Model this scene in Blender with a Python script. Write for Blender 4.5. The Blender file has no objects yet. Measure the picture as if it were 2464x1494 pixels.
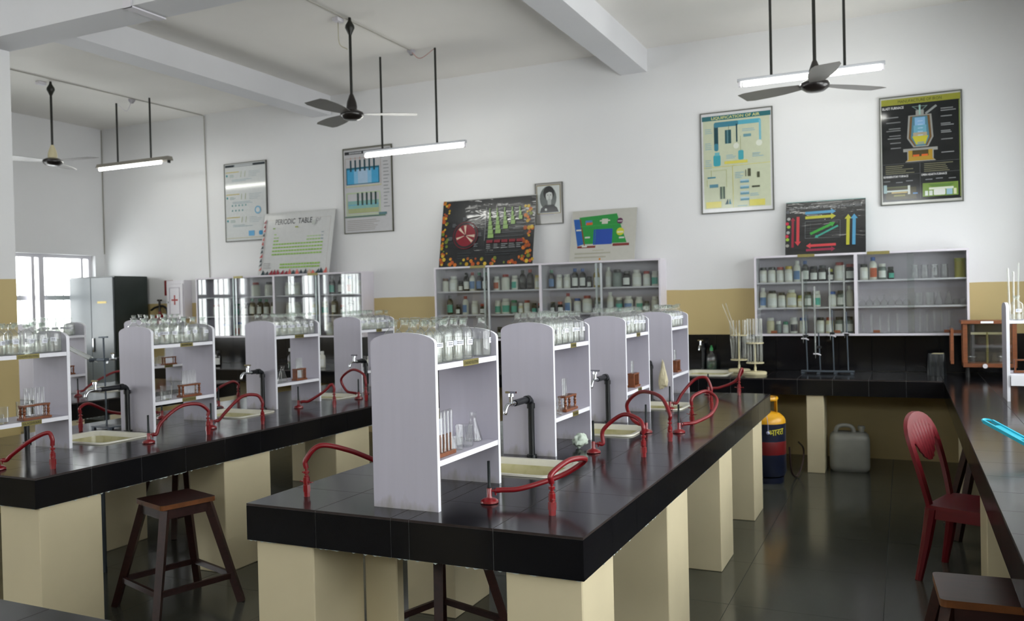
import bpy, bmesh, math, random
from mathutils import Matrix, Vector
from math import sin, cos, pi, radians

sc = bpy.context.scene
col = sc.collection
RND = random.Random(7)

# ------------------------------------------------------------------ camera, sky, exposure
FPX, YAW, PITCH, ROLL = 2041.0, radians(24.82), radians(-0.711), radians(-1.318)
def cam_axes():
    f = Vector((-sin(YAW) * cos(PITCH), cos(YAW) * cos(PITCH), sin(PITCH)))
    r = Vector((cos(YAW), sin(YAW), 0)); u = r.cross(f)
    return r * cos(ROLL) + u * sin(ROLL), -r * sin(ROLL) + u * cos(ROLL), f
cr, cu, cf = cam_axes()
cd = bpy.data.cameras.new('camera'); cam = bpy.data.objects.new('camera', cd); col.objects.link(cam)
cam.matrix_world = Matrix(((cr.x, cu.x, -cf.x, 0), (cr.y, cu.y, -cf.y, 0), (cr.z, cu.z, -cf.z, 1.66), (0, 0, 0, 1)))
cd.sensor_width = 36.0; cd.lens = FPX * 36.0 / 2464.0; cd.clip_start = 0.05; cd.clip_end = 200
cd.dof.use_dof = True; cd.dof.focus_distance = 3.1; cd.dof.aperture_fstop = 4.6
sc.camera = cam

w = bpy.data.worlds.new('overcast_sky'); sc.world = w; w.use_nodes = True
bg = w.node_tree.nodes['Background']
bg.inputs[0].default_value = (0.985, 0.98, 1.0, 1); bg.inputs[1].default_value = 5.0
vs = sc.view_settings
vs.view_transform = 'Standard'; vs.look = 'None'; vs.gamma = 1.0; vs.use_curve_mapping = False
vs.exposure = 1.46
cy = sc.cycles
cy.transparent_max_bounces = 28; cy.max_bounces = 7; cy.diffuse_bounces = 4; cy.glossy_bounces = 3; cy.use_adaptive_sampling = True; cy.adaptive_threshold = 0.05
cy.caustics_reflective = False; cy.caustics_refractive = False
cy.sample_clamp_indirect = 6.0; cy.use_denoising = True; cy.use_light_tree = False

XL, XR, YF, YB, ZC = -11.05, 1.40, -4.0, 9.15, 4.39
WIN_L = [(7.35, 8.98), (5.48, 6.80), (3.02, 4.44), (0.95, 2.75), (-1.15, 0.75)]
WIN_R = [(6.95, 8.45), (4.85, 6.6), (2.3, 4.35), (0.3, 1.9)]
WIN_FILL = [(-10.7, -7.5), (-6.0, -3.4), (-1.5, 0.5)]  # front-wall openings, added out of view as fill light
WZL, WZR, WZF = (1.05, 2.47), (1.12, 3.05), (3.0, 4.0)
for i, (x, ws, zz, ry) in enumerate(((XL - 0.10, WIN_L, WZL, -pi / 2), (XR + 0.10, WIN_R, WZR, pi / 2))):
    for (a, b) in ws:                       # sky portals in the window openings (sampling guides, give no light of their own)
        l = bpy.data.lights.new('window_portal', 'AREA'); l.shape = 'RECTANGLE'
        l.size = zz[1] - zz[0]; l.size_y = b - a; l.cycles.is_portal = True
        o = bpy.data.objects.new('window_portal', l); col.objects.link(o)
        o.location = (x, (a + b) / 2, (zz[0] + zz[1]) / 2); o.rotation_euler = (0, ry, 0)

for (a, b) in WIN_FILL:
    l = bpy.data.lights.new('window_portal', 'AREA'); l.shape = 'RECTANGLE'; l.size = b - a; l.size_y = WZF[1] - WZF[0]; l.cycles.is_portal = True
    o = bpy.data.objects.new('window_portal', l); col.objects.link(o); o.location = ((a + b) / 2, YF - 0.1, (WZF[0] + WZF[1]) / 2); o.rotation_euler = (pi / 2, 0, 0)

# ------------------------------------------------------------------ materials
MATS = {}
def lin(c):
    if isinstance(c, str):
        c = [int(c[i:i + 2], 16) / 255 for i in (0, 2, 4)]
        c = [x / 12.92 if x <= 0.04045 else ((x + 0.055) / 1.055) ** 2.4 for x in c]
    return (c[0], c[1], c[2], 1)
def mat(name, c, rough=0.5, metal=0.0, spec=0.5, var=0.06, scale=8.0, coat=0.0, bump=0.0, bscale=60.0, stretch=None, c2=None, thr=None):
    if name in MATS: return MATS[name]
    m = bpy.data.materials.new(name); m.use_nodes = True; MATS[name] = m
    nt = m.node_tree; N = nt.nodes; L = nt.links; b = N['Principled BSDF']
    b.inputs['Roughness'].default_value = rough; b.inputs['Metallic'].default_value = metal
    b.inputs['Specular IOR Level'].default_value = spec
    if coat: b.inputs['Coat Weight'].default_value = coat; b.inputs['Coat Roughness'].default_value = 0.06
    c = lin(c)
    tc = N.new('ShaderNodeTexCoord'); mp = N.new('ShaderNodeMapping'); L.new(tc.outputs['Object'], mp.inputs[0])
    if stretch: mp.inputs['Scale'].default_value = stretch
    nz = N.new('ShaderNodeTexNoise'); nz.inputs['Scale'].default_value = scale; nz.inputs['Detail'].default_value = 4
    L.new(mp.outputs[0], nz.inputs['Vector'])
    rp = N.new('ShaderNodeValToRGB'); L.new(nz.outputs[0], rp.inputs[0])
    e = rp.color_ramp.elements
    if c2 is None:
        e[0].color = (c[0] * (1 - var), c[1] * (1 - var), c[2] * (1 - var), 1); e[1].color = (min(1, c[0] * (1 + var)), min(1, c[1] * (1 + var)), min(1, c[2] * (1 + var)), 1)
        e[0].position, e[1].position = 0.3, 0.7
    else:
        e[0].color = c; e[1].color = lin(c2); e[0].position, e[1].position = thr or (0.4, 0.7)
    L.new(rp.outputs[0], b.inputs['Base Color'])
    if bump:
        n2 = N.new('ShaderNodeTexNoise'); n2.inputs['Scale'].default_value = bscale; n2.inputs['Detail'].default_value = 3
        L.new(mp.outputs[0], n2.inputs['Vector'])
        bp = N.new('ShaderNodeBump'); bp.inputs['Strength'].default_value = bump; bp.inputs['Distance'].default_value = 0.01
        L.new(n2.outputs[0], bp.inputs['Height']); L.new(bp.outputs[0], b.inputs['Normal'])
    return m

def wall_mat(level=1.735, name='two_tone_wall_paint'):
    m = bpy.data.materials.new(name); m.use_nodes = True
    nt = m.node_tree; N = nt.nodes; L = nt.links; b = N['Principled BSDF']; b.inputs['Roughness'].default_value = 0.55
    g = N.new('ShaderNodeNewGeometry'); s = N.new('ShaderNodeSeparateXYZ'); L.new(g.outputs['Position'], s.inputs[0])
    nz = N.new('ShaderNodeTexNoise'); nz.inputs['Scale'].default_value = 3; L.new(g.outputs['Position'], nz.inputs['Vector'])
    ma = N.new('ShaderNodeMath'); ma.operation = 'MULTIPLY_ADD'; L.new(nz.outputs[0], ma.inputs[0]); ma.inputs[1].default_value = 0.02; L.new(s.outputs['Z'], ma.inputs[2])
    gt = N.new('ShaderNodeMath'); gt.operation = 'GREATER_THAN'; L.new(ma.outputs[0], gt.inputs[0]); gt.inputs[1].default_value = level
    n2 = N.new('ShaderNodeTexNoise'); n2.inputs['Scale'].default_value = 1.3; n2.inputs['Detail'].default_value = 5; L.new(g.outputs['Position'], n2.inputs['Vector'])
    r1 = N.new('ShaderNodeValToRGB'); L.new(n2.outputs[0], r1.inputs[0])
    r1.color_ramp.elements[0].color = lin('bfa975'); r1.color_ramp.elements[1].color = lin('cdb984')
    r2 = N.new('ShaderNodeValToRGB'); L.new(n2.outputs[0], r2.inputs[0])
    r2.color_ramp.elements[0].color = lin('e3e3e5'); r2.color_ramp.elements[1].color = lin('eaeaea')
    mx = N.new('ShaderNodeMix'); mx.data_type = 'RGBA'; L.new(gt.outputs[0], mx.inputs[0]); L.new(r1.outputs[0], mx.inputs[6]); L.new(r2.outputs[0], mx.inputs[7])
    L.new(mx.outputs[2], b.inputs['Base Color'])
    return m
def glass_mat(name, tint=(0.95, 0.975, 0.96), edge=(0.45, 0.52, 0.48), refl=1.0, milk=0.0, power=3.0, rough=0.02):
    if name in MATS: return MATS[name]
    m = bpy.data.materials.new(name); m.use_nodes = True; MATS[name] = m
    nt = m.node_tree; N = nt.nodes; L = nt.links; N.remove(N['Principled BSDF']); out = N['Material Output']
    lw = N.new('ShaderNodeLayerWeight'); lw.inputs[0].default_value = 0.5
    p5 = N.new('ShaderNodeMath'); p5.operation = 'POWER'; L.new(lw.outputs['Facing'], p5.inputs[0]); p5.inputs[1].default_value = 5.0
    fr = N.new('ShaderNodeMath'); fr.operation = 'MULTIPLY_ADD'; L.new(p5.outputs[0], fr.inputs[0]); fr.inputs[1].default_value = 0.96; fr.inputs[2].default_value = 0.04
    mu = N.new('ShaderNodeMath'); mu.operation = 'MULTIPLY'; mu.use_clamp = True; L.new(fr.outputs[0], mu.inputs[0]); mu.inputs[1].default_value = refl
    pw = N.new('ShaderNodeMath'); pw.operation = 'POWER'; L.new(lw.outputs['Facing'], pw.inputs[0]); pw.inputs[1].default_value = power
    mx = N.new('ShaderNodeMix'); mx.data_type = 'RGBA'; L.new(pw.outputs[0], mx.inputs[0]); mx.inputs[6].default_value = (*tint, 1); mx.inputs[7].default_value = (*edge, 1)
    tr = N.new('ShaderNodeBsdfTransparent'); L.new(mx.outputs[2], tr.inputs[0])
    gl = N.new('ShaderNodeBsdfGlossy'); gl.inputs['Roughness'].default_value = rough
    base = tr
    if milk:
        df = N.new('ShaderNodeBsdfTranslucent'); df.inputs[0].default_value = (0.9, 0.92, 0.9, 1)
        dd = N.new('ShaderNodeBsdfDiffuse'); dd.inputs[0].default_value = (0.9, 0.92, 0.9, 1)
        ad = N.new('ShaderNodeMixShader'); ad.inputs[0].default_value = 0.5; L.new(df.outputs[0], ad.inputs[1]); L.new(dd.outputs[0], ad.inputs[2])
        ms = N.new('ShaderNodeMixShader'); ms.inputs[0].default_value = milk; L.new(tr.outputs[0], ms.inputs[1]); L.new(ad.outputs[0], ms.inputs[2]); base = ms
    s = N.new('ShaderNodeMixShader'); L.new(mu.outputs[0], s.inputs[0]); L.new(base.outputs[0], s.inputs[1]); L.new(gl.outputs[0], s.inputs[2])
    L.new(s.outputs[0], out.inputs[0])
    return m
def emit_mat(name, c, s):
    m = bpy.data.materials.new(name); m.use_nodes = True
    b = m.node_tree.nodes['Principled BSDF']; b.inputs['Base Color'].default_value = (0.9, 0.9, 0.9, 1)
    b.inputs['Emission Color'].default_value = (*c, 1); b.inputs['Emission Strength'].default_value = s
    return m

WALL = wall_mat()
CEIL = mat('ceiling_distemper', 'e9e6e1', 0.7, var=0.02, scale=1.5)
BEAM = mat('beam_distemper', 'dfdfe2', 0.7, var=0.02, scale=1.5)
FLOOR = mat('polished_stone_floor', '40413a', 0.17, var=0.13, scale=5.0, bump=0.01, bscale=6)
FJOINT = mat('floor_joint', '2e302b', 0.5)
TILE = mat('black_glazed_tile', (0.006, 0.006, 0.0075), 0.15, var=0.08, scale=6, spec=0.34)
TEDGE = mat('tile_biscuit_edge', '261b19', 0.5, var=0.35, scale=40)
GROUT = mat('tile_grout', '6f6f70', 0.8, var=0.2, scale=30)
MORTAR = mat('cement_mortar', 'b9c2bd', 0.9, var=0.2, scale=60)
CREAM = mat('cream_oil_paint', 'd0c4a3', 0.45, var=0.04, scale=3.0, bump=0.04, bscale=12)
LAM = mat('lavender_grey_laminate', 'bcb9c6', 0.42, var=0.025, scale=3.0, stretch=(9, 9, 0.6))
def stained_panel():
    m = LAM.copy(); m.name = 'stained_rack_laminate'; nt = m.node_tree; N = nt.nodes; L = nt.links; b = N['Principled BSDF']
    src = b.inputs['Base Color'].links[0].from_socket; tc = N.new('ShaderNodeTexCoord'); sp = N.new('ShaderNodeSeparateXYZ'); L.new(tc.outputs['Object'], sp.inputs[0])
    nz = N.new('ShaderNodeTexNoise'); nz.inputs['Scale'].default_value = 22; nz.inputs['Detail'].default_value = 5; mp = N.new('ShaderNodeMapping'); mp.inputs['Scale'].default_value = (1, 1, .35); L.new(tc.outputs['Object'], mp.inputs[0]); L.new(mp.outputs[0], nz.inputs['Vector'])
    mr = N.new('ShaderNodeMapRange'); mr.inputs['From Min'].default_value = .0; mr.inputs['From Max'].default_value = .065; mr.inputs['To Min'].default_value = .42; mr.inputs['To Max'].default_value = -.05; L.new(sp.outputs['Z'], mr.inputs['Value'])
    ad = N.new('ShaderNodeMath'); ad.operation = 'ADD'; L.new(mr.outputs[0], ad.inputs[0]); L.new(nz.outputs[0], ad.inputs[1])
    rp = N.new('ShaderNodeValToRGB'); L.new(ad.outputs[0], rp.inputs[0]); rp.color_ramp.elements[0].position = .66; rp.color_ramp.elements[1].position = 1.05; rp.color_ramp.elements[1].color = (.75, .75, .75, 1)
    mx = N.new('ShaderNodeMix'); mx.data_type = 'RGBA'; L.new(rp.outputs[0], mx.inputs[0]); L.new(src, mx.inputs[6]); mx.inputs[7].default_value = lin('938d84'); L.new(mx.outputs[2], b.inputs['Base Color'])
    return m
LAMP = stained_panel()
LAME = mat('white_edge_band', 'ececf3', 0.4, var=0.02)
REDP = mat('red_enamel', '7d0e16', 0.28, var=0.08, coat=0.3)
REDR = mat('red_rubber', '780c16', 0.38, var=0.08)
IRON = mat('blackened_iron', '23282a', 0.45, metal=0.4, var=0.3, scale=60)
BPIPE = mat('black_paint_pipe', '101316', 0.32, var=0.2)
CHROME = mat('chrome', 'c9ccd0', 0.08, metal=1.0, var=0.04)
CERAM = mat('glazed_ceramic', 'd6d3c4', 0.18, var=0.05)
STAIN = mat('stained_ceramic', 'bdb78f', 0.25, scale=9, c2='8f8a4a', thr=(0.42, 0.75))
GLASS = glass_mat('clear_glass', tint=(0.975, 0.985, 0.98), edge=(0.55, 0.60, 0.57), refl=2.0, milk=0.07, power=4)
GLASSR = glass_mat('bottle_glass', tint=(0.98, 0.987, 0.98), edge=(0.36, 0.40, 0.37), refl=1.6, milk=0.025, power=4.5)
GTHICK = glass_mat('thick_green_glass', tint=(0.88, 0.92, 0.89), edge=(0.24, 0.30, 0.27), refl=2.4, milk=0.06)
WATER = glass_mat('clear_solution', tint=(0.965, 0.97, 0.955), edge=(0.70, 0.73, 0.70), refl=0.5, milk=0.13, power=4)
PANE = glass_mat('sheet_glass', tint=(0.93, 0.95, 0.94), edge=(0.55, 0.66, 0.62), refl=1.7)
GREENG = glass_mat('green_liquid', tint=(0.12, 0.50, 0.32), edge=(0.05, 0.25, 0.15), refl=1.0, milk=0.1)
PAPER = mat('label_paper', 'e9ebf5', 0.7, var=0.02)
INK = mat('grey_print', '6b6e78', 0.7)
BLACKINK = mat('black_print', '17160f', 0.7)
BRASS = mat('brass_placard', '857b48', 0.35, metal=0.35, var=0.1, scale=20)
WOOD = mat('reddish_brown_wood', '7a4526', 0.4, var=0.22, scale=10, stretch=(1, 6, 6), coat=0.15)
DWOOD = mat('dark_polished_wood', '2f1512', 0.42, var=0.3, scale=8, stretch=(1, 7, 7), coat=0.06)
DWOODE = mat('worn_wood_edge', '6e4122', 0.4, var=0.3, scale=15)
STEEL = mat('grey_enamel_steel', '5c6265', 0.33, metal=0.0, var=0.06, scale=3)
DKGREEN = mat('dark_green_enamel', '2c3532', 0.35, var=0.08)
WHITEP = mat('white_enamel', 'dfdce2', 0.4, var=0.02)
CABW = mat('cabinet_white_laminate', 'd9d4dc', 0.42, var=0.02)
CABIN = mat('cabinet_inner_lining', 'b9b2bd', 0.55, var=0.04)
ALU = mat('aluminium', 'a9adb0', 0.35, metal=0.9, var=0.05)
BLKPL = mat('black_plastic', '111214', 0.4)
GREYM = mat('slate_grey_metal', '4b535c', 0.4, metal=0.5, var=0.15)
FANM = mat('dark_brown_enamel', '211c1a', 0.3, metal=0.2, coat=0.3)
FANL = mat('fan_blade_enamel', '6f6c68', 0.35, metal=0.2)
RODM = mat('black_rod', '15160f', 0.4)
BATTEN = mat('tube_batten', '8d887f', 0.45)
WIREM = mat('grey_conduit', '9d9a90', 0.5)
BATTENW = mat('silver_tube_batten', 'c4c7cd', 0.35, metal=0.3)
CREAMW = mat('cream_turned_wood', 'd9cfa9', 0.4, var=0.06, scale=12)
REDPL = mat('red_moulded_plastic', '66101a', 0.38, var=0.05)
CYAN = mat('cyan_plastic', '2bb3cd', 0.3, var=0.03)
CANPL = mat('translucent_white_plastic', '8f8f88', 0.5, var=0.06)
TUBE = emit_mat('fluorescent_tube_glow', (1.0, 1.0, 0.93), 9.0)
PRINTS = {}
def pmat(c, gloss=0.3):
    k = (c, gloss)
    if k not in PRINTS: PRINTS[k] = mat('print_%s_%d' % (c, gloss * 100), c, gloss, var=0.03, scale=20)
    return PRINTS[k]

# ------------------------------------------------------------------ mesh helpers
class MB:
    def __init__(s): s.V = []; s.F = []; s.M = []
    def add(s, vs, fs, m=0):
        o = len(s.V); s.V += [tuple(v) for v in vs]
        for f in fs: s.F.append([i + o for i in f]); s.M.append(m)
        return s
    def box(s, x0, y0, z0, x1, y1, z1, m=0, ms=None):
        v = [(x0, y0, z0), (x1, y0, z0), (x1, y1, z0), (x0, y1, z0), (x0, y0, z1), (x1, y0, z1), (x1, y1, z1), (x0, y1, z1)]
        f = [(3, 2, 1, 0), (4, 5, 6, 7), (0, 1, 5, 4), (1, 2, 6, 5), (2, 3, 7, 6), (3, 0, 4, 7)]   # -z +z -y +x +y -x
        o = len(s.V); s.V += v
        for k, q in enumerate(f): s.F.append([i + o for i in q]); s.M.append(ms[k] if ms else m)
        return s
    def bbox(s, x0, y0, z0, x1, y1, z1, r=0.004, m=0):
        """box with a chamfer of r on every edge"""
        xs, ys, zs = (x0, x1), (y0, y1), (z0, z1)
        bm = bmesh.new(); bmesh.ops.create_cube(bm, size=1)
        for v in bm.verts:
            v.co = ((x0 + x1) / 2 + v.co.x * (x1 - x0), (y0 + y1) / 2 + v.co.y * (y1 - y0), (z0 + z1) / 2 + v.co.z * (z1 - z0))
        bmesh.ops.bevel(bm, geom=bm.edges[:], offset=r, segments=1, affect='EDGES', profile=0.5)
        bm.verts.index_update()
        s.add([v.co for v in bm.verts], [[v.index for v in f.verts] for f in bm.faces], m); bm.free(); return s
    def lathe(s, prof, n=16, c=(0, 0, 0), m=0, a0=0.0, a1=2 * pi):
        full = abs(a1 - a0 - 2 * pi) < 1e-6; k = n if full else n + 1
        rings = []
        for r, z in prof:
            if r < 1e-6: s.V.append((c[0], c[1], c[2] + z)); rings.append([len(s.V) - 1])
            else:
                o = len(s.V)
                for i in range(k):
                    a = a0 + (a1 - a0) * i / n
                    s.V.append((c[0] + r * cos(a), c[1] + r * sin(a), c[2] + z))
                rings.append(list(range(o, o + k)))
        for A, B in zip(rings, rings[1:]):
            for i in range(n):
                j = (i + 1) % k if full else i + 1
                if len(A) == 1 and len(B) == 1: continue
                if len(A) == 1: f = [A[0], B[j], B[i]]
                elif len(B) == 1: f = [A[i], A[j], B[0]]
                else: f = [A[i], A[j], B[j], B[i]]
                s.F.append(f); s.M.append(m)
        return s
    def tube(s, pts, r, n=8, m=0, caps=True):
        P = [Vector(p) for p in pts]; K = len(P)
        R = r if isinstance(r, (list, tuple)) else [r] * K
        T = [(P[min(i + 1, K - 1)] - P[max(i - 1, 0)]).normalized() for i in range(K)]
        ref = Vector((0, 0, 1)) if abs(T[0].z) < 0.9 else Vector((1, 0, 0))
        nrm = (ref - T[0] * ref.dot(T[0])).normalized(); rings = []
        for i in range(K):
            nrm = (nrm - T[i] * nrm.dot(T[i])).normalized(); b = T[i].cross(nrm)
            o = len(s.V)
            for j in range(n):
                a = 2 * pi * j / n; s.V.append(tuple(P[i] + (nrm * cos(a) + b * sin(a)) * R[i]))
            rings.append(list(range(o, o + n)))
        for A, B in zip(rings, rings[1:]):
            for j in range(n): s.F.append([A[j], A[(j + 1) % n], B[(j + 1) % n], B[j]]); s.M.append(m)
        if caps:
            s.F.append(rings[0][::-1]); s.M.append(m); s.F.append(rings[-1]); s.M.append(m)
        return s
    def cyl(s, p, q, r0, r1=None, n=10, m=0): return s.tube([p, q], [r0, r0 if r1 is None else r1], n, m)
    def prism(s, poly, ax, t0, t1, m=0, me=None):
        n = len(poly); me = m if me is None else me
        def P(u, v, t): return (t, u, v) if ax == 'x' else ((u, t, v) if ax == 'y' else (u, v, t))
        o = len(s.V); s.V += [P(u, v, t0) for u, v in poly] + [P(u, v, t1) for u, v in poly]
        s.F.append(list(range(o, o + n))); s.M.append(m); s.F.append(list(range(o + 2 * n - 1, o + n - 1, -1))); s.M.append(m)
        for i in range(n):
            j = (i + 1) % n; s.F.append([o + i, o + n + i, o + n + j, o + j]); s.M.append(me)
        return s
    def beam(s, p, q, w, h, m=0, w2=None, h2=None):
        """rectangular bar from p to q; w across (horizontal), h the other way"""
        p, q = Vector(p), Vector(q); t = (q - p).normalized()
        a = t.cross(Vector((0, 0, 1))); a = a.normalized() if a.length > 1e-4 else Vector((1, 0, 0)); b = a.cross(t)
        w2 = w if w2 is None else w2; h2 = h if h2 is None else h2
        vs = [p - a * w / 2 - b * h / 2, p + a * w / 2 - b * h / 2, p + a * w / 2 + b * h / 2, p - a * w / 2 + b * h / 2,
              q - a * w2 / 2 - b * h2 / 2, q + a * w2 / 2 - b * h2 / 2, q + a * w2 / 2 + b * h2 / 2, q - a * w2 / 2 + b * h2 / 2]
        return s.add(vs, [(0, 1, 2, 3), (7, 6, 5, 4), (0, 4, 5, 1), (1, 5, 6, 2), (2, 6, 7, 3), (3, 7, 4, 0)], m)
    def mesh(s, name, mats, smooth=True, fix=True):
        me = bpy.data.meshes.new(name); me.from_pydata(s.V, [], s.F)
        for m in (mats if isinstance(mats, (list, tuple)) else [mats]): me.materials.append(m)
        me.polygons.foreach_set('material_index', s.M)
        if fix:
            bm = bmesh.new(); bm.from_mesh(me); bmesh.ops.recalc_face_normals(bm, faces=bm.faces[:]); bm.to_mesh(me); bm.free()
        if smooth:
            me.polygons.foreach_set('use_smooth', [True] * len(s.F)); me.set_sharp_from_angle(angle=radians(38))
        me.update(); return me

def rrect(x0, y0, x1, y1, r, k=4):
    P = []
    for (cx, cy_, a) in ((x1 - r, y1 - r, 0), (x0 + r, y1 - r, 90), (x0 + r, y0 + r, 180), (x1 - r, y0 + r, 270)):
        for i in range(k + 1):
            t = radians(a + 90 * i / k); P.append((cx + r * cos(t), cy_ + r * sin(t)))
    return P
def smooth(pts, k=6):
    P = [Vector(p) for p in pts]; P = [2 * P[0] - P[1]] + P + [2 * P[-1] - P[-2]]; out = []
    for i in range(1, len(P) - 2):
        for j in range(k):
            t = j / k; a, b, c, d = P[i - 1], P[i], P[i + 1], P[i + 2]
            out.append(0.5 * ((2 * b) + (c - a) * t + (2 * a - 5 * b + 4 * c - d) * t * t + (3 * b - a - 3 * c + d) * t ** 3))
    out.append(P[-2]); return out

def obj(name, me, parent=None, loc=(0, 0, 0), rz=0.0, rx=0.0, sc_=None):
    o = bpy.data.objects.new(name, me); col.objects.link(o); o.location = loc; o.rotation_euler = (rx, 0, rz)
    if sc_ is not None: o.scale = sc_ if isinstance(sc_, (tuple, list)) else (sc_,) * 3
    if parent is not None: o.parent = parent
    return o
def tag(o, label, cat, group=None):
    o['label'] = label; o['category'] = cat
    if group: o['group'] = group
    return o
def thing(name, label, cat, loc=(0, 0, 0), rz=0.0, group=None, rx=0.0, sc_=None):
    return tag(obj(name, None, None, loc, rz, rx, sc_), label, cat, group)
def struct(name, me, parent=None):
    o = obj(name, me, parent)
    if parent is None: o['kind'] = 'structure'
    return o
def spawn(kit, name, label, cat, loc, rz=0.0, group=None, sc_=None, rx=0.0):
    """a thing built from a kit [(part, mesh, [(subpart, mesh)...])]; meshes are shared between copies"""
    t = thing(name, label, cat, loc, rz, group, rx, sc_)
    for part in kit:
        p = obj(part[0], part[1], t)
        for sub in (part[2] if len(part) > 2 else []): obj(sub[0], sub[1], p)
    return t
ORD = ['first', 'second', 'third', 'fourth', 'fifth', 'sixth', 'seventh', 'eighth', 'ninth', 'tenth', 'eleventh', 'twelfth', 'thirteenth', 'fourteenth', 'fifteenth', 'sixteenth']

TXT = {}
def text_poly(s, h, bold=0.0):
    """lettering as flat polygons: (verts, faces, width) with cap height about h"""
    k = (s, h, bold)
    if k in TXT: return TXT[k]
    c = bpy.data.curves.new('lettering', 'FONT'); c.body = s; c.size = h * 1.38; c.offset = bold; c.resolution_u = 2
    o = bpy.data.objects.new('lettering', c); col.objects.link(o)
    bpy.context.view_layer.update()
    me = bpy.data.meshes.new_from_object(o.evaluated_get(bpy.context.evaluated_depsgraph_get()))
    vs = [(v.co.x, v.co.y) for v in me.vertices]; fs = [list(p.vertices) for p in me.polygons]
    bpy.data.objects.remove(o); bpy.data.curves.remove(c); bpy.data.meshes.remove(me)
    x0 = min((v[0] for v in vs), default=0); x1 = max((v[0] for v in vs), default=0)
    TXT[k] = ([(v[0] - x0, v[1]) for v in vs], fs, x1 - x0); return TXT[k]

class Flat:
    """a flat print in the local XZ plane, seen from -Y; later marks lie a hair above earlier ones"""
    def __init__(s, gloss=0.3): s.b = MB(); s.cols = []; s.n = 0; s.g = gloss
    def mi(s, c):
        if c not in s.cols: s.cols.append(c)
        return s.cols.index(c)
    def poly(s, P, c):
        s.n += 1; y = -0.00008 * s.n; s.b.add([(x, y, z) for x, z in P], [list(range(len(P)))], s.mi(c)); return s
    def rect(s, x0, z0, x1, z1, c): return s.poly([(x0, z0), (x1, z0), (x1, z1), (x0, z1)], c)
    def rr(s, x0, z0, x1, z1, r, c): return s.poly(rrect(x0, z0, x1, z1, r), c)
    def circ(s, x, z, r, c, n=14, rz=None): return s.poly([(x + r * cos(2 * pi * i / n), z + (rz or r) * sin(2 * pi * i / n)) for i in range(n)], c)
    def line(s, x0, z0, x1, z1, t, c):
        dx, dz = x1 - x0, z1 - z0; L_ = math.hypot(dx, dz) or 1; a, b = -dz / L_ * t / 2, dx / L_ * t / 2
        return s.poly([(x0 + a, z0 + b), (x1 + a, z1 + b), (x1 - a, z1 - b), (x0 - a, z0 - b)], c)
    def frame(s, x0, z0, x1, z1, t, c):
        s.line(x0, z0, x1, z0, t, c); s.line(x0, z1, x1, z1, t, c); s.line(x0, z0, x0, z1, t, c); return s.line(x1, z0, x1, z1, t, c)
    def arrow(s, x0, z0, x1, z1, t, c, hd=2.2):
        dx, dz = x1 - x0, z1 - z0; L_ = math.hypot(dx, dz); ux, uz = dx / L_, dz / L_; h = t * 1.6
        px, pz = -uz, ux; mx, mz = x1 - ux * h, z1 - uz * h
        return s.poly([(x0 + px * t / 2, z0 + pz * t / 2), (mx + px * t / 2, mz + pz * t / 2), (mx + px * t * hd / 2, mz + pz * t * hd / 2), (x1, z1),
                       (mx - px * t * hd / 2, mz - pz * t * hd / 2), (mx - px * t / 2, mz - pz * t / 2), (x0 - px * t / 2, z0 - pz * t / 2)], c)
    def text(s, t, x, z, h, c, align='l', width=None, bold=0.0):
        vs_, fs, wd = text_poly(t, h, bold); k = (width / wd) if width else 1.0
        ox = x - (wd * k / 2 if align == 'c' else 0); s.n += 1; y = -0.00008 * s.n
        s.b.add([(ox + u * k, y, z + v) for u, v in vs_], fs, s.mi(c)); return s
    def lines(s, x, z, wd, n, dz, t, c, rnd):
        for i in range(n): s.rect(x, z - i * dz - t, x + wd * rnd.uniform(0.55, 1.0), z - i * dz, c)
        return s
    def mesh(s, name): return s.b.mesh(name, [pmat(c, s.g) for c in s.cols], smooth=False, fix=False)

# ------------------------------------------------------------------ the room
def wall_x(name, x0, x1, wins, wz):
    b = MB(); ys = [YF] + [v for ab in sorted(wins) for v in ab] + [YB]
    b.box(x0, YF, 0, x1, YB, wz[0]); b.box(x0, YF, wz[1], x1, YB, ZC)
    for i in range(0, len(ys), 2): b.box(x0, ys[i], wz[0], x1, ys[i + 1], wz[1])
    return struct(name, b.mesh(name, WALL, smooth=False))
wall_x('wall_left', XL - 0.2, XL, WIN_L, WZL)
wall_x('wall_right', XR, XR + 0.2, WIN_R, WZR)
struct('wall_back', MB().box(XL - 0.2, YB, 0, XR + 0.2, YB + 0.2, ZC).mesh('wall_back', WALL, smooth=False))
b = MB(); xs = [XL - 0.2] + [v for ab in WIN_FILL for v in ab] + [XR + 0.2]
b.box(xs[0], YF - 0.2, 0, xs[-1], YF, WZF[0]).box(xs[0], YF - 0.2, WZF[1], xs[-1], YF, ZC)
for i in range(0, len(xs), 2): b.box(xs[i], YF - 0.2, WZF[0], xs[i + 1], YF, WZF[1])
struct('wall_front', b.mesh('wall_front', WALL, smooth=False))
struct('ceiling', MB().box(XL - 0.2, YF - 0.2, ZC, XR + 0.2, YB + 0.2, ZC + 0.15).mesh('ceiling', CEIL, smooth=False))
fl = struct('floor', MB().box(XL - 0.2, YF - 0.2, -0.12, XR + 0.2, YB + 0.2, -0.004).mesh('floor', FJOINT, smooth=False))
TS = 0.76
nx, ny = int((XR - XL) / TS) + 1, int((YB - YF) / TS) + 1
ftile = {}
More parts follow.
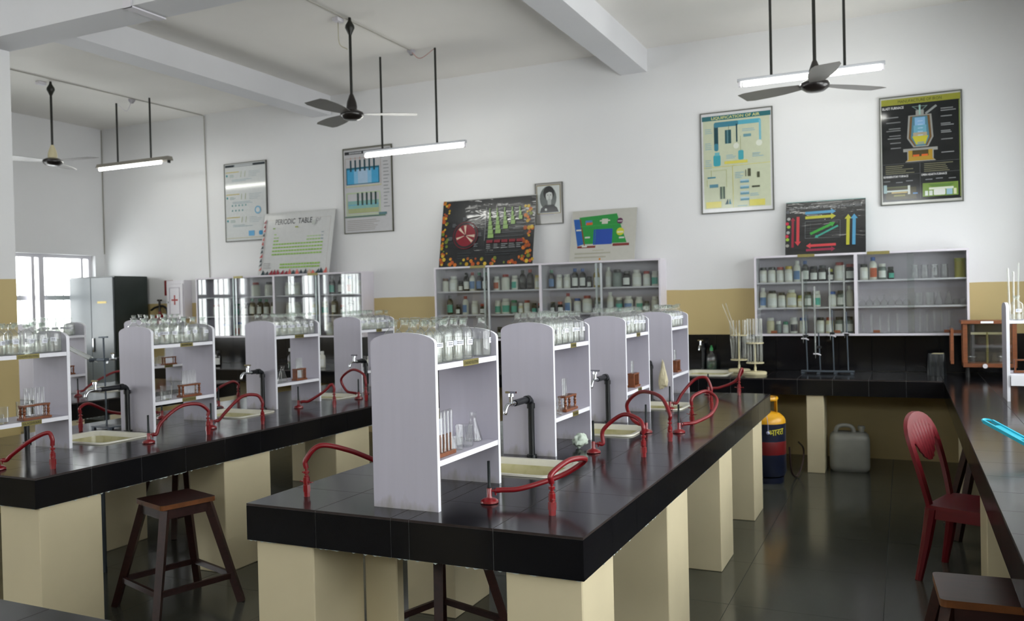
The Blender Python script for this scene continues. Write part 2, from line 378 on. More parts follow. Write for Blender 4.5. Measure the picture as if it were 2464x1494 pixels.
for i in range(nx):
    for j in range(ny):
        x0, y0 = XR - (i + 1) * TS, YB - (j + 1) * TS
        a, b_ = max(x0, XL), max(y0, YF); wd, dp = round(XR - i * TS - a, 4), round(YB - j * TS - b_, 4)
        if wd < 0.02 or dp < 0.02: continue
        if (wd, dp) not in ftile: ftile[(wd, dp)] = MB().box(0.0015, 0.0015, 0, wd - 0.0015, dp - 0.0015, 0.004).mesh('floor_tile', FLOOR, smooth=False)
        obj('floor_tile', ftile[(wd, dp)], fl, (a, b_, -0.004))
# beams: two along the room, one across, with the column it rests on
for x0, x1 in ((-7.08, -6.78), (-2.83, -2.53)):
    struct('ceiling_beam', MB().box(x0, 4.752, 4.135, x1, YB, ZC).mesh('ceiling_beam', BEAM, smooth=False))
    struct('ceiling_beam', MB().box(x0, YF, 4.135, x1, 4.448, ZC).mesh('ceiling_beam', BEAM, smooth=False))
struct('cross_beam', MB().box(XL, 4.45, 3.845, XR, 4.75, ZC).mesh('cross_beam', BEAM, smooth=False))
struct('wall_column', MB().box(-7.10, 4.45, 0, -6.80, 4.75, 3.845).mesh('wall_column', wall_mat(1.94, 'two_tone_column_paint'), smooth=False))
b = MB(); b.box(-5.10, 4.44, 3.835, -5.02, 4.76, 3.845).box(-5.10, 4.435, 3.835, -5.02, 4.45, ZC)
tag(obj('cable_trunking', b.mesh('cable_trunking', WHITEP, smooth=False)), 'white plastic cable trunking wrapped under the cross beam at top left', 'trunking')

def window(n, side, y0, y1, wz):
    """sliding window: frame, centre mullion, transom, two panes and an outside grille of upright bars"""
    x = XL - 0.12 if side < 0 else XR + 0.12; o = x - 0.07 if side < 0 else x + 0.07
    z0, z1 = wz; ym = (y0 + y1) / 2; zt = z0 + (z1 - z0) * 0.56
    wn = struct('window_%d' % n, None); wn.location = (x, ym, z0)
    def P(nm, b, m): obj(nm, b.mesh(nm, m, smooth=False), wn, (-x, -ym, -z0))
    f = MB(); t = 0.05
    f.box(x - .03, y0, z0, x + .03, y0 + t, z1).box(x - .03, y1 - t, z0, x + .03, y1, z1).box(x - .03, y0 + t, z0, x + .03, y1 - t, z0 + t).box(x - .03, y0 + t, z1 - t, x + .03, y1 - t, z1)
    P('window_frame', f, WHITEP)
    if n in (2, 3):                        # folded shutter leaves stand in these openings
        for f_, hw in (((.72, .085), (.27, .10)) if n == 2 else ((.70, .12), (.25, .14))):
            yy = y0 + (y1 - y0) * f_; P('shutter_leaf', MB().box(x + .006, yy - hw, z0 + t, x + .03, yy + hw, z1 - t), GREYM)
    else:
        P('mullion', MB().box(x - .025, ym - .04, z0 + t, x + .025, ym + .04, z1 - t), WHITEP)
        P('sash_stile', MB().box(x - .02, ym - .15, z0 + t, x + .02, ym - .10, z1 - t), WHITEP)
        P('sash_stile', MB().box(x - .02, y1 - .17, z0 + t, x + .02, y1 - .13, z1 - t), WHITEP)
    P('pane', MB().box(x - .003, y0 + t, z0 + t, x + .003, ym - .04, z1 - t), PANE)
    P('pane', MB().box(x - .003, ym + .04, z0 + t, x + .003, y1 - t, z1 - t), PANE)
    P('grille_rail', MB().box(o - .008, y0, zt - .035, o + .008, y1, zt + .035), WHITEP)
    k = int((y1 - y0) / 0.13)
    for i in range(1, k):
        yy = y0 + (y1 - y0) * i / k
        P('grille_bar', MB().box(o - .007, yy - .007, z0, o + .007, yy + .007, z1), WHITEP)
    xi = XL + 0.03 if side < 0 else XR - 0.03
    P('window_sill', MB().box(min(xi, x), y0 + .001, z0 - .0, max(xi, x), y1 - .001, z0 + 0.02), WHITEP)
for i, (a, b_) in enumerate(WIN_L): window(i + 1, -1, a, b_, WZL)
for i, (a, b_) in enumerate(WIN_R): window(i + 6, 1, a, b_, WZR)

for i, (a, b_) in enumerate(WIN_FILL):           # unseen clerestory windows, added to brighten the back wall and ceiling
    wn = struct('window_%d' % (i + 10), None); f = MB(); z0, z1 = WZF; y = YF - 0.1
    for q in (a, (a + b_) / 2 - .03, b_ - .06): f.box(q, y - .03, z0, q + .06, y + .03, z1)
    f.box(a, y - .025, z0, b_, y + .025, z0 + .06).box(a, y - .025, z1 - .06, b_, y + .025, z1)
    obj('window_frame', f.mesh('window_frame', WHITEP, smooth=False), wn)
    obj('pane', MB().box(a + .06, y - .003, z0 + .06, b_ - .06, y + .003, z1 - .06).mesh('pane', PANE, smooth=False), wn)

# ------------------------------------------------------------------ tiled benches and counters
BZ = 0.85          # bench top
CZ = 0.87          # wall counter top
TT = 0.009         # tile thickness
tile_cache = {}
def sub_rect(R, H):
    """rectangle R minus rectangle H -> list of rectangles"""
    x0, y0, x1, y1 = R; a0, b0, a1, b1 = H
    if a0 >= x1 or a1 <= x0 or b0 >= y1 or b1 <= y0: return [R]
    a0, a1, b0, b1 = max(a0, x0), min(a1, x1), max(b0, y0), min(b1, y1)
    out = [(x0, y0, x1, b0), (x0, b1, x1, y1), (x0, b0, a0, b1), (a1, b0, x1, b1)]
    return [r for r in out if r[2] - r[0] > 1e-3 and r[3] - r[1] > 1e-3]
def cut(R, holes):
    L_ = [R]
    for H in holes: L_ = [q for r in L_ for q in sub_rect(r, H)]
    return L_
def lay_tiles(parent, xc, yc, z, holes=(), g=0.0016):
    for a0, a1 in zip(xc, xc[1:]):
        for b0, b1 in zip(yc, yc[1:]):
            R = (a0 + g, b0 + g, a1 - g, b1 - g); rs = cut(R, holes)
            if not rs: continue
            if rs == [R]:
                k = ('t', round(a1 - a0, 3), round(b1 - b0, 3))
                if k not in tile_cache: tile_cache[k] = MB().box(g, g, -TT, a1 - a0 - g, b1 - b0 - g, 0, ms=[1, 0, 1, 1, 1, 1]).mesh('top_tile', [TILE, TEDGE], smooth=False)
                obj('top_tile', tile_cache[k], parent, (a0, b0, z))
            else:
                b = MB()
                for r in rs: b.box(r[0], r[1], z - TT, r[2], r[3], z, ms=[1, 0, 1, 1, 1, 1])
                obj('top_tile', b.mesh('top_tile', [TILE, TEDGE], smooth=False), parent)
def edge_tiles(parent, ax, cuts, fixed, out, z, th, g=0.0016):
    """tiles hung on a bench edge; ax 'x' runs along x at y=fixed, out = +1/-1 outward sign"""
    for a, b_ in zip(cuts, cuts[1:]):
        k = ('e', ax, out, round(b_ - a, 3), th)
        if k not in tile_cache:
            m = MB()
            if ax == 'x': m.box(g, min(0, out * .010), -th, b_ - a - g, max(0, out * .010), -TT - .001)
            else: m.box(min(0, out * .010), g, -th, max(0, out * .010), b_ - a - g, -TT - .001)
            tile_cache[k] = m.mesh('edge_tile', TILE, smooth=False)
        obj('edge_tile', tile_cache[k], parent, (a, fixed, z) if ax == 'x' else (fixed, a, z))
def mortar(parent, ax, a, b_, fixed, z, seed):
    """ragged bead of cement left under the edge tiles"""
    r = random.Random(seed); n = int((b_ - a) / 0.011); top, bot = [], []; m = MB()
    for i in range(n + 1):
        t = a + (b_ - a) * i / n; h = max(0.0004, r.gauss(0.0012, 0.0026)); top.append((t, z + 0.001)); bot.append((t, z - h))
    for i in range(n):
        q = [top[i], top[i + 1], bot[i + 1], bot[i]]
        if ax == 'x': vs_ = [(u, fixed, v) for u, v in q] + [(u, fixed + 0.012, v) for u, v in q]
        else: vs_ = [(fixed, u, v) for u, v in q] + [(fixed - 0.012, u, v) for u, v in q]
        m.add(vs_, [(0, 1, 2, 3), (7, 6, 5, 4), (3, 2, 6, 7)])
    o = obj('mortar_bead', m.mesh('mortar_bead', MORTAR, smooth=False), parent); return o
PIL = [(0.03, 0.37), (1.18, 1.58), (2.42, 2.80), (3.66, 4.06)]
def bench(label, x0, x1, y0, y1, xc, sinks, pill, z=BZ, rows=0.3166, thick=0.15, pw=0.29):
    t = thing('tiled_lab_bench', label, 'bench', ((x0 + x1) / 2, (y0 + y1) / 2, 0), group='tiled laboratory benches')
    inv = Matrix.Translation((-(x0 + x1) / 2, -(y0 + y1) / 2, 0))
    root = obj('slab', None, t) if False else None
    kids = []
    before = set(o.name for o in col.objects)
    s = MB()
    for r in cut((x0 + .0035, y0 + .0035, x1 - .0035, y1 - .0035), sinks): s.box(r[0], r[1], z - thick + .002, r[2], r[3], z - .002)
    obj('slab', s.mesh('slab', GROUT, smooth=False), t)
    yc = [y0]
    while yc[-1] + rows < y1 - 0.05: yc.append(yc[-1] + rows)
    yc.append(y1)
    lay_tiles(t, xc, yc, z, sinks)
    edge_tiles(t, 'x', xc, y0 + .011, -1, z, thick); edge_tiles(t, 'x', xc, y1 - .011, 1, z, thick)
    edge_tiles(t, 'y', yc, x1 - .011, 1, z, thick); edge_tiles(t, 'y', yc, x0 + .011, -1, z, thick)
    mortar(t, 'x', x0 + .01, x1 - .01, y0 + .003, z - thick, 3); mortar(t, 'y', y0 + .01, y1 - .01, x1 - .003, z - thick, 5)
    for a, c in pill:
        for q in (0, 1):
            px0 = x0 + .025 if q == 0 else x1 - .018 - pw
            obj('pillar', MB().bbox(px0, y0 + a, 0, px0 + pw, y0 + c, z - thick + .001, .004).mesh('pillar', CREAM, smooth=False), t)
    for o in col.objects:
        if o.name not in before and o.parent is t: o.matrix_parent_inverse = inv
    return t
SK = lambda xc_, y0, y1, hw=0.25: (xc_ - hw, y0, xc_ + hw, y1)
B1X, B2X, B3X = (-2.47, -0.998), (-5.30, -3.825), (-8.05, -6.57)
SINK1 = [SK(-1.71, 3.54, 3.90), SK(-1.71, 4.74, 5.12), SK(-1.71, 5.95, 6.33)]
SINK2 = [SK(-4.62, 3.56, 3.94), SK(-4.62, 4.72, 5.10), SK(-4.62, 5.90, 6.24)]
SINK3 = [SK(-7.35, 5.85, 6.25)]
bench('black tiled island bench nearest the camera, on cream masonry pillars', *B1X, 2.69, 7.12, [-2.47, -2.12, -1.77, -1.69, -1.34, -0.998], SINK1, PIL)
bb = bpy.data.objects['tiled_lab_bench']; o = obj('pillar', MB().bbox(-2.155, 3.068, 0, -1.99, 3.12, BZ - .149, .004).mesh('pillar', CREAM, smooth=False), bb); o.matrix_parent_inverse = Matrix.Translation(-bb.location)
bench('long black tiled bench left of the nearest one, with wooden stool beside it', *B2X, 2.735, 7.12, [-5.30, -4.95, -4.60, -4.52, -4.175, -3.825], SINK2, [(.03, .385), (1.27, 1.69), (2.41, 2.84), (3.64, 4.04)])
bench('far left black tiled bench beyond the yellow and white column', *B3X, 4.80, 7.12, [-8.05, -7.70, -7.35, -7.27, -6.92, -6.57], SINK3, [(.03, .40), (1.85, 2.25)])
bench('black tiled bench corner cut off at the bottom left of the picture', *B1X, -1.2, 1.55, [-2.47, -2.12, -1.77, -1.69, -1.34, -0.998], [], [(.03, .40), (2.35, 2.72)])

# wall counters
def counter(label, x0, y0, x1, y1, xc, yc, edges, holes, pillars, z=CZ, thick=0.15):
    t = thing('tiled_wall_counter', label, 'counter', group='tiled wall counters')
    s = MB()
    for r in cut((x0 + .0025, y0 + .0025, x1 - .001, y1 - .001), holes): s.box(r[0], r[1], z - thick + .002, r[2], r[3], z - .002)
    obj('slab', s.mesh('slab', GROUT, smooth=False), t); lay_tiles(t, xc, yc, z, holes)
    for e in edges: edge_tiles(t, *e, z, thick)
    for p in pillars: obj('pillar', MB().bbox(*p, .004).mesh('pillar', CREAM, smooth=False), t)
    return t
CFY = 8.22
def cuts(a, b_, st):
    c = [a]
    while c[-1] + st < b_ - 0.06: c.append(c[-1] + st)
    return c + [b_]
xcb = cuts(-9.45, 0.30, 0.305)
bsink = (-2.05, 8.40, -1.60, 8.95)
bc = counter('black tiled counter along the back wall under the cabinets', -9.45, CFY, 0.30, YB, xcb, [CFY, 8.53, 8.84, YB], [('x', xcb, CFY + .010, -1)], [bsink],
        [(-0.835, CFY + .02, 0, -0.685, 8.6, CZ - .149), (-3.1, CFY + .02, 0, -2.9, 8.6, CZ - .149), (-5.5, CFY + .02, 0, -5.3, 8.6, CZ - .149), (-8.0, CFY + .02, 0, -7.8, 8.6, CZ - .149)])
ycr = cuts(0.3, YB, 0.316)
rc = counter('black tiled counter along the right wall beside the red chair', 0.30, 0.3, XR, YB, [0.30, 0.62, 0.94, XR], ycr, [('y', ycr, 0.31, -1), ('x', [0.30, 0.62, 0.94, XR], .31, -1)], [],
        [(0.34, 4.60, 0, 0.66, 4.98, CZ - .149), (0.34, 1.9, 0, .66, 2.3, CZ - .149), (0.36, 7.0, 0, .62, 7.3, CZ - .149)])
# black splash tiles on the back wall
wb = bpy.data.objects['wall_back']
obj('splash_bed', MB().box(-9.45, YB - .004, CZ + .001, XR, YB, CZ + .369).mesh('splash_bed', mat('dark_tile_bed', '26272a', .8), smooth=False), wb)
for a, c in zip(xcb + [0.62, 0.94], (xcb + [0.62, 0.94, XR])[1:]):
    k = ('s', round(c - a, 3))
    if k not in tile_cache: tile_cache[k] = MB().box(.0015, -.012, 0, c - a - .0015, 0, .37).mesh('splash_tile', TILE, smooth=False)
    obj('splash_tile', tile_cache[k], wb, (a, YB, CZ + .001))

# ------------------------------------------------------------------ sinks
def sink(label, H, z, pipe=True):
    x0, y0, x1, y1 = H; t = thing('ceramic_sink', label, 'sink', ((x0 + x1) / 2, (y0 + y1) / 2, z), group='white ceramic bench sinks')
    hx, hy = (x1 - x0) / 2, (y1 - y0) / 2; b = MB(); n = 20
    rings = [(rrect(-hx - .016, -hy - .016, hx + .016, hy + .016, .06), .001), (rrect(-hx - .014, -hy - .014, hx + .014, hy + .014, .06), .009), (rrect(-hx + .008, -hy + .008, hx - .008, hy - .008, .06), .008),
             (rrect(-hx + .02, -hy + .02, hx - .02, hy - .02, .06), -.02)]
    rim = MB(); bowl = MB()
    def loft(m, rs):
        o = len(m.V)
        for P, zz in rs: m.V += [(u, v, zz) for u, v in P]
        for i in range(len(rs) - 1):
            for j in range(n): m.F.append([o + i * n + j, o + i * n + (j + 1) % n, o + (i + 1) * n + (j + 1) % n, o + (i + 1) * n + j]); m.M.append(0)
    loft(rim, rings); obj('rim', rim.mesh('rim', CERAM, fix=False), t)
    rs = [(rings[3][0], -.02), (rrect(-hx + .035, -hy + .035, hx - .035, hy - .035, .06), -.13), (rrect(-hx + .08, -hy + .08, hx - .08, hy - .08, .05), -.142)]
    loft(bowl, rs); bowl.F.append(list(range(2 * n, 3 * n))); bowl.M.append(0)
    obj('bowl', bowl.mesh('bowl', STAIN, fix=False), t)
    if pipe:
        obj('drain_pipe', MB().cyl((0, 0, -.145), (0, 0, -z + .001), .022, n=10).mesh('drain_pipe', GREYM), t)
    return t
for i, H in enumerate(SINK1): sink(['stained ceramic sink beside the nearest rack of the middle bench', 'white ceramic sink between second and third racks of the middle bench', 'white ceramic sink between third and farthest racks of the middle bench'][i], H, BZ)
for i, H in enumerate(SINK2): sink(['yellowed ceramic sink at the near end of the left bench', 'ceramic sink between second and third racks of the left bench', 'ceramic sink between third and farthest racks of the left bench'][i], H, BZ)
sink('ceramic sink on the far left bench beyond the column', SINK3[0], BZ)
sink('white ceramic sink in the back counter beside the green bottle', bsink, CZ)

# ------------------------------------------------------------------ reagent racks
RL, RD, RH = 0.56, 0.295, 0.65           # length (y), depth (x), shoulder height
PT = 0.020
def placard_mesh(s, wd, ht=0.026):
    f = MB().box(0, -wd / 2, -ht / 2, .002, wd / 2, ht / 2).mesh('placard', BRASS, smooth=False)
    if s:
        vs_, fs, tw = text_poly(s, ht * .52); k = wd * .9 / tw
        b = MB().add([(.0026, -wd * .45 + u * k, -ht * .26 + v) for u, v in vs_], fs)
    else:
        b = MB(); r = random.Random(int(wd * 1000)); y = -wd * .4
        while y < wd * .38:
            q = r.uniform(.005, .009); b.add([(.0026, y, -ht * .22), (.0026, y + q, -ht * .22), (.0026, y + q, ht * .22), (.0026, y, ht * .22)], [(0, 1, 2, 3)]); y += q + r.uniform(.003, .006)
    return f, b.mesh('lettering', BLACKINK, smooth=False, fix=False)
arch = [(0, 0), (RD, 0), (RD, RH)] + [(RD / 2 + RD / 2 * cos(t * pi / 12), RH + .042 * sin(t * pi / 12)) for t in range(1, 12)] + [(0, RH)]
panel_me = MB().prism(arch, 'y', 0, PT, 0, 1).mesh('side_panel', [LAMP, LAME], smooth=False)
board_me = MB().box(.004, PT, 0, RD - .002, RL - PT, .022, ms=[0, 0, 0, 1, 0, 1]).mesh('shelf_board', [LAM, LAME], smooth=False)
rail_me = MB().box(.004, PT, 0, .016, RL - PT, .085).mesh('back_rail', LAME, smooth=False)
UB, LB = 0.545, 0.172                     # undersides of upper and lower boards
PL = {'std': placard_mesh('STANDARD SOLUTIONS', .135), 'gl': placard_mesh('GLASSWARE', .12), 'u1': placard_mesh('', .085), 'u2': placard_mesh('', .11)}
def rack(label, x, y, z, up, lo, rz=0.0, rail=False, off=0.0):
    """x,y: corner with least x and y (before turning)"""
    t = thing('reagent_rack', label, 'rack', (x, y, z), rz, 'white reagent racks on the benches')
    obj('side_panel', panel_me, t); obj('side_panel', panel_me, t, (0, RL - PT, 0))
    obj('shelf_board', board_me, t, (0, 0, UB)); obj('shelf_board', board_me, t, (0, 0, LB))
    if rail: obj('back_rail', rail_me, t, (0, 0, LB + .022))
    for k, zz, o_ in ((up, UB, .02), (lo, LB, .03)):
        if k:
            p = obj('placard', PL[k][0], t, (RD - .002, RL / 2 + o_ + off, zz + .011)); obj('lettering', PL[k][1], p)
    return t

# bottles and glassware kits
def bottle_body():
    p = [(.0, .002), (.036, .001), (.0405, .004), (.0415, .02), (.0415, .104), (.040, .115), (.034, .126), (.024, .134), (.0185, .139), (.0168, .146), (.0165, .156), (.0195, .163), (.0205, .166), (.018, .166)]
    return MB().lathe(p, 14).mesh('bottle_body', GLASSR)
def stopper():
    return MB().lathe([(0, .150), (.012, .150), (.0145, .1665), (.0145, .168), (.021, .1685), (.0225, .172), (.021, .1765), (0, .178)], 12).mesh('stopper', GTHICK)
def liquid(h):
    return MB().lathe([(0, .0045), (.036, .0045), (.0393, .008), (.0393, min(h, .104)), (0, min(h, .104))], 12).mesh('solution', WATER)
def sticker(a0, da, z0, z1, r=.0419):
    b = MB(); n = 5
    for i in range(n + 1):
        a = a0 + da * i / n; b.V += [(r * cos(a), r * sin(a), z0), (r * cos(a), r * sin(a), z1)]
    for i in range(n): b.F.append([2 * i, 2 * i + 2, 2 * i + 3, 2 * i + 1]); b.M.append(0)
    for k in range(2):       # two printed lines
        for i in range(1, n - 1):
            a, c = a0 + da * i / n, a0 + da * (i + .9) / n; q = z0 + (z1 - z0) * (.3 + .32 * k); o = len(b.V); R_ = r + .0004
            b.V += [(R_ * cos(a), R_ * sin(a), q), (R_ * cos(c), R_ * sin(c), q), (R_ * cos(c), R_ * sin(c), q + .003), (R_ * cos(a), R_ * sin(a), q + .003)]
            b.F.append([o, o + 1, o + 2, o + 3]); b.M.append(1)
    return b.mesh('paper_label', [PAPER, INK], fix=False)
BODY, STOP = bottle_body(), stopper()
LIQ = [liquid(h) for h in (.045, .075, .098)]
STK = [sticker(-.55, .95, .062, .085), sticker(-.25, 1.0, .058, .082), sticker(-.9, .8, .064, .088), sticker(-1.2, 1.6, .064, .084)]
def reagent_bottles(rname, x, y, z, seed, rz=0.0, n=6, skip=()):
    r = random.Random(seed); rows = ['aisle-side', 'middle', 'far-side']
    for k in range(3):
        for i in range(n):
            if (k, i) in skip or r.random() < .07: continue
            lx = RD - .047 - k * .0905; ly = .067 + i * (RL - .134) / (n - 1) + r.uniform(-.0012, .0012)
            kit = [('bottle_body', BODY), ('stopper', STOP), ('solution', LIQ[r.choice((0, 1, 1, 2, 2))])]
            if k < 2 or r.random() < .5: kit.append(('paper_label', STK[r.randrange(4)]))
            wx, wy = x + lx * cos(rz) - ly * sin(rz), y + lx * sin(rz) + ly * cos(rz)
            s_ = r.uniform(.955, .985)
            spawn(kit, 'reagent_bottle', 'clear reagent bottle, %s from near end, %s row, atop %s' % (ORD[i], rows[k], rname), 'bottle', (wx, wy, z + UB + .0225), r.uniform(-.25, .35) + rz, 'clear glass reagent bottles on the racks', (s_, s_, r.uniform(.96, 1.02)))

# test tube stands
def turned_post(x, y, z0, z1, b):
    h = z1 - z0; b.lathe([(.0, 0), (.008, 0), (.008, h * .15), (.005, h * .22), (.0095, h * .4), (.0055, h * .5), (.0095, h * .62), (.005, h * .8), (.008, h * .86), (.008, h), (0, h)], 8, (x, y, z0))
def tube_stand_mesh(L_=.175, H=.085, turned=True):
    base = MB().bbox(-.030, -L_ / 2, 0, .030, L_ / 2, .014, .002).mesh('base_board', WOOD, smooth=False)
    top = MB().bbox(-.024, -L_ / 2 + .004, H - .010, .024, L_ / 2 - .004, H, .0015)
    for i in range(5): top.lathe([(.0092, H + .0004), (.006, H + .0006), (0, H + .0006)], 8, (0, -L_ / 2 + .035 + i * (L_ - .07) / 4, 0), 1)
    top = top.mesh('hole_board', [WOOD, BLKPL], smooth=False)
    e = []
    for s_ in (-1, 1):
        b = MB()
        if turned: turned_post(.017, s_ * (L_ / 2 - .014), .014, H - .010, b); turned_post(-.017, s_ * (L_ / 2 - .014), .014, H - .010, b)
        else: b.bbox(-.022, s_ * (L_ / 2 - .010) - .005, .014, .022, s_ * (L_ / 2 - .010) + .005, H - .010, .001)
        e.append(('end_post', b.mesh('end_post', WOOD)))
    return [('base_board', base), ('hole_board', top)] + e
STAND_T, STAND_P = tube_stand_mesh(turned=True), tube_stand_mesh(L_=.13, H=.095, turned=False)
def peg_stand():
    k = [('base_board', MB().bbox(-.030, -.085, 0, .030, .085, .016, .002).mesh('base_board', WOOD, smooth=False))]
    for i in range(6): k.append(('peg', MB().cyl((.012, -.07 + i * .028, .016), (.012, -.07 + i * .028, .085), .0048, n=7).mesh('peg', WOOD)))
    return k
PEG = peg_stand()
def tube_prof(L_, r=.0088, inv=False):
    p = [(r * 1.15, 0), (r, -.003), (r, -L_ + r)] + [(r * cos(t * pi / 8), -L_ + r - r * sin(t * pi / 8)) for t in range(1, 4)] + [(0, -L_)]
    if inv: p = [(q, -zz) for q, zz in p]
    return p
TUBE_UP = MB().lathe([(q, zz + .165) for q, zz in tube_prof(.165)], 10).mesh('test_tube', GLASS)
TUBE_INV = MB().lathe(tube_prof(.165, .0105, True), 10).mesh('test_tube', GLASSR)
def beaker_mesh(r, h): return MB().lathe([(0, .001), (r * .93, .001), (r, .006), (r, h * .96), (r * 1.06, h), (r * 1.02, h)], 14).mesh('beaker', GLASS)
def flask_mesh(s_=1.0):
    return MB().lathe([(q * s_, zz * s_) for q, zz in [(0, .001), (.036, .001), (.040, .005), (.038, .014), (.017, .085), (.0135, .095), (.0135, .122), (.0165, .127), (.0150, .127)]], 14).mesh('conical_flask', GLASSR)
BK = [beaker_mesh(.037, .09), beaker_mesh(.024, .055), beaker_mesh(.045, .075)]
FLK = flask_mesh()
def one(name, me, label, cat, loc, group=None, rz=0.0, sc_=None): return tag(obj(name, me, None, loc, rz, 0.0, sc_), label, cat, group)
def tubes_in(stand, x, y, z, L_, rname, n=5, H=.085, up=True, which=None):
    for i in range(n):
        if which is not None and i not in which: continue
        yy = y - L_ / 2 + .035 + i * (L_ - .07) / 4
        one('test_tube', TUBE_UP, 'clear test tube, %s from near end of %s' % (ORD[i], rname), 'test tube', (x, yy, z + .0145), 'test tubes standing in wooden stands')
def lower_shelf(kind, rname, x, y, z):
    """glassware on the lower board; x,y rack corner"""
    zz = z + LB + .0225
    G1, G2, G3 = 'wooden test tube stands', 'glass beakers on the racks', 'conical flasks on the racks'
    cx = x + RD - .06
    if kind == 'near':
        spawn(PEG, 'test_tube_stand', 'low brown peg stand holding upturned tubes on %s' % rname, 'stand', (cx + .005, y + .115, zz), 0, G1)
        for i in range(6):
            one('test_tube', TUBE_INV, 'upturned test tube, %s from near end on %s peg stand' % (ORD[i], rname), 'test tube', (cx + .017, y + .115 - .07 + i * .028, zz + .0165 + (0 if i % 2 else .0)), 'upturned test tubes on the peg stand')
        spawn(STAND_P, 'test_tube_stand', 'brown wooden stand behind the upturned tubes on %s' % rname, 'stand', (x + .09, y + .26, zz + 0.0), 0, G1)
        one('beaker', BK[1], 'small glass beaker in front on %s' % rname, 'beaker', (cx + .005, y + .262, zz), G2)
        one('beaker', BK[0], 'larger glass beaker standing beside the flask on %s' % rname, 'beaker', (cx - .008, y + .348, zz), G2)
        one('conical_flask', FLK, 'clear conical flask at far end of %s' % rname, 'flask', (cx - .035, y + .485, zz), G3)
    elif kind in ('turned', 'full'):
        c = y + (.37 if kind == 'full' else .34)
        spawn(STAND_T, 'test_tube_stand', 'wooden test tube stand with turned posts on %s' % rname, 'stand', (cx, c, zz), 0, G1)
        tubes_in(None, cx, c, zz, .175, 'the turned stand on %s' % rname, which=None if kind == 'full' else (0, 1))
        one('beaker', BK[2], 'wide glass beaker near the front panel on %s' % rname, 'beaker', (cx - .01, y + .085, zz), G2)
        one('beaker', BK[0], 'tall glass beaker beside the tube stand on %s' % rname, 'beaker', (cx - .02, y + .185, zz), G2)
        one('conical_flask', FLK, 'clear conical flask at the back of %s' % rname, 'flask', (x + .08, y + .17, zz), G3)
        one('beaker', BK[0], 'glass beaker behind the wide one on %s' % rname, 'beaker', (x + .12, y + .075, zz), G2)
        one('beaker', BK[1], 'small glass beaker between the larger ones on %s' % rname, 'beaker', (cx + .022, y + .145, zz), G2)
        one('beaker', BK[0], 'glass beaker behind the tube stand on %s' % rname, 'beaker', (x + .07, y + .42, zz), G2)
    else:
        c = y + .36
        spawn(STAND_P, 'test_tube_stand', 'plain boxy wooden tube stand on %s' % rname, 'stand', (cx, c, zz), 0, G1)
        tubes_in(None, cx, c, zz, .13, 'the boxy stand on %s' % rname, which=(0, 1, 2, 3, 4) if kind == 'boxfull' else (0, 1), H=.095)
        one('beaker', BK[0], 'glass beaker near the front panel of %s' % rname, 'beaker', (cx - .01, y + .10, zz), G2)
        one('conical_flask', FLK, 'clear conical flask beside the beaker on %s' % rname, 'flask', (cx - .04, y + .20, zz), G3)

RX1, RX2, RX3 = -1.932, -4.745, -7.495
N1 = ['nearest middle-bench rack', 'second middle-bench rack', 'third middle-bench rack', 'farthest middle-bench rack']
N2 = ['nearest left-bench rack', 'second left-bench rack', 'third left-bench rack', 'farthest left-bench rack']
N3 = ['nearer far-left-bench rack', 'farther far-left-bench rack']
LBL = ['white arched rack of clear bottles, nearest on the middle bench', 'white arched rack, second from the camera on the middle bench', 'white arched rack, third from the camera on the middle bench', 'white arched rack at the far end of the middle bench',
       'white arched rack cut off by the left picture edge', 'white arched rack, second from the camera on the left bench', 'white arched rack, third from the camera on the left bench', 'white arched rack at the far end of the left bench',
       'white rack of bottles on the far left bench by the window', 'white rack farther back on the far left bench before the steel cupboard']
k = 0
for i, (yy, up, lo, kind) in enumerate([(2.825, 'std', None, 'near'), (4.03, 'u1', 'u1', 'turned'), (5.275, 'u1', 'u1', 'box'), (6.47, None, None, 'box')]):
    rack(LBL[k], RX1, yy, BZ, up, lo, rail=(i == 0)); reagent_bottles(N1[i], RX1, yy, BZ, 11 + i, skip=((0, 5),) if i == 3 else ()); lower_shelf(kind, N1[i], RX1, yy, BZ); k += 1
for i, (yy, up, lo, kind) in enumerate([(2.865, 'std', 'gl', 'full'), (4.02, 'u2', 'gl', 'full'), (5.21, 'u2', None, 'boxfull'), (6.36, 'u1', None, 'boxfull')]):
    rack(LBL[k], RX2, yy, BZ, up, lo); reagent_bottles(N2[i], RX2, yy, BZ, 31 + i); lower_shelf(kind, N2[i], RX2, yy, BZ); k += 1
for i, (yy, up, lo, kind) in enumerate([(5.165, 'u1', None, 'full'), (6.42, 'u1', 'u2', 'full')]):
    rack(LBL[k], RX3, yy, BZ, up, lo); reagent_bottles(N3[i], RX3, yy, BZ, 51 + i); lower_shelf(kind, N3[i], RX3, yy, BZ); k += 1

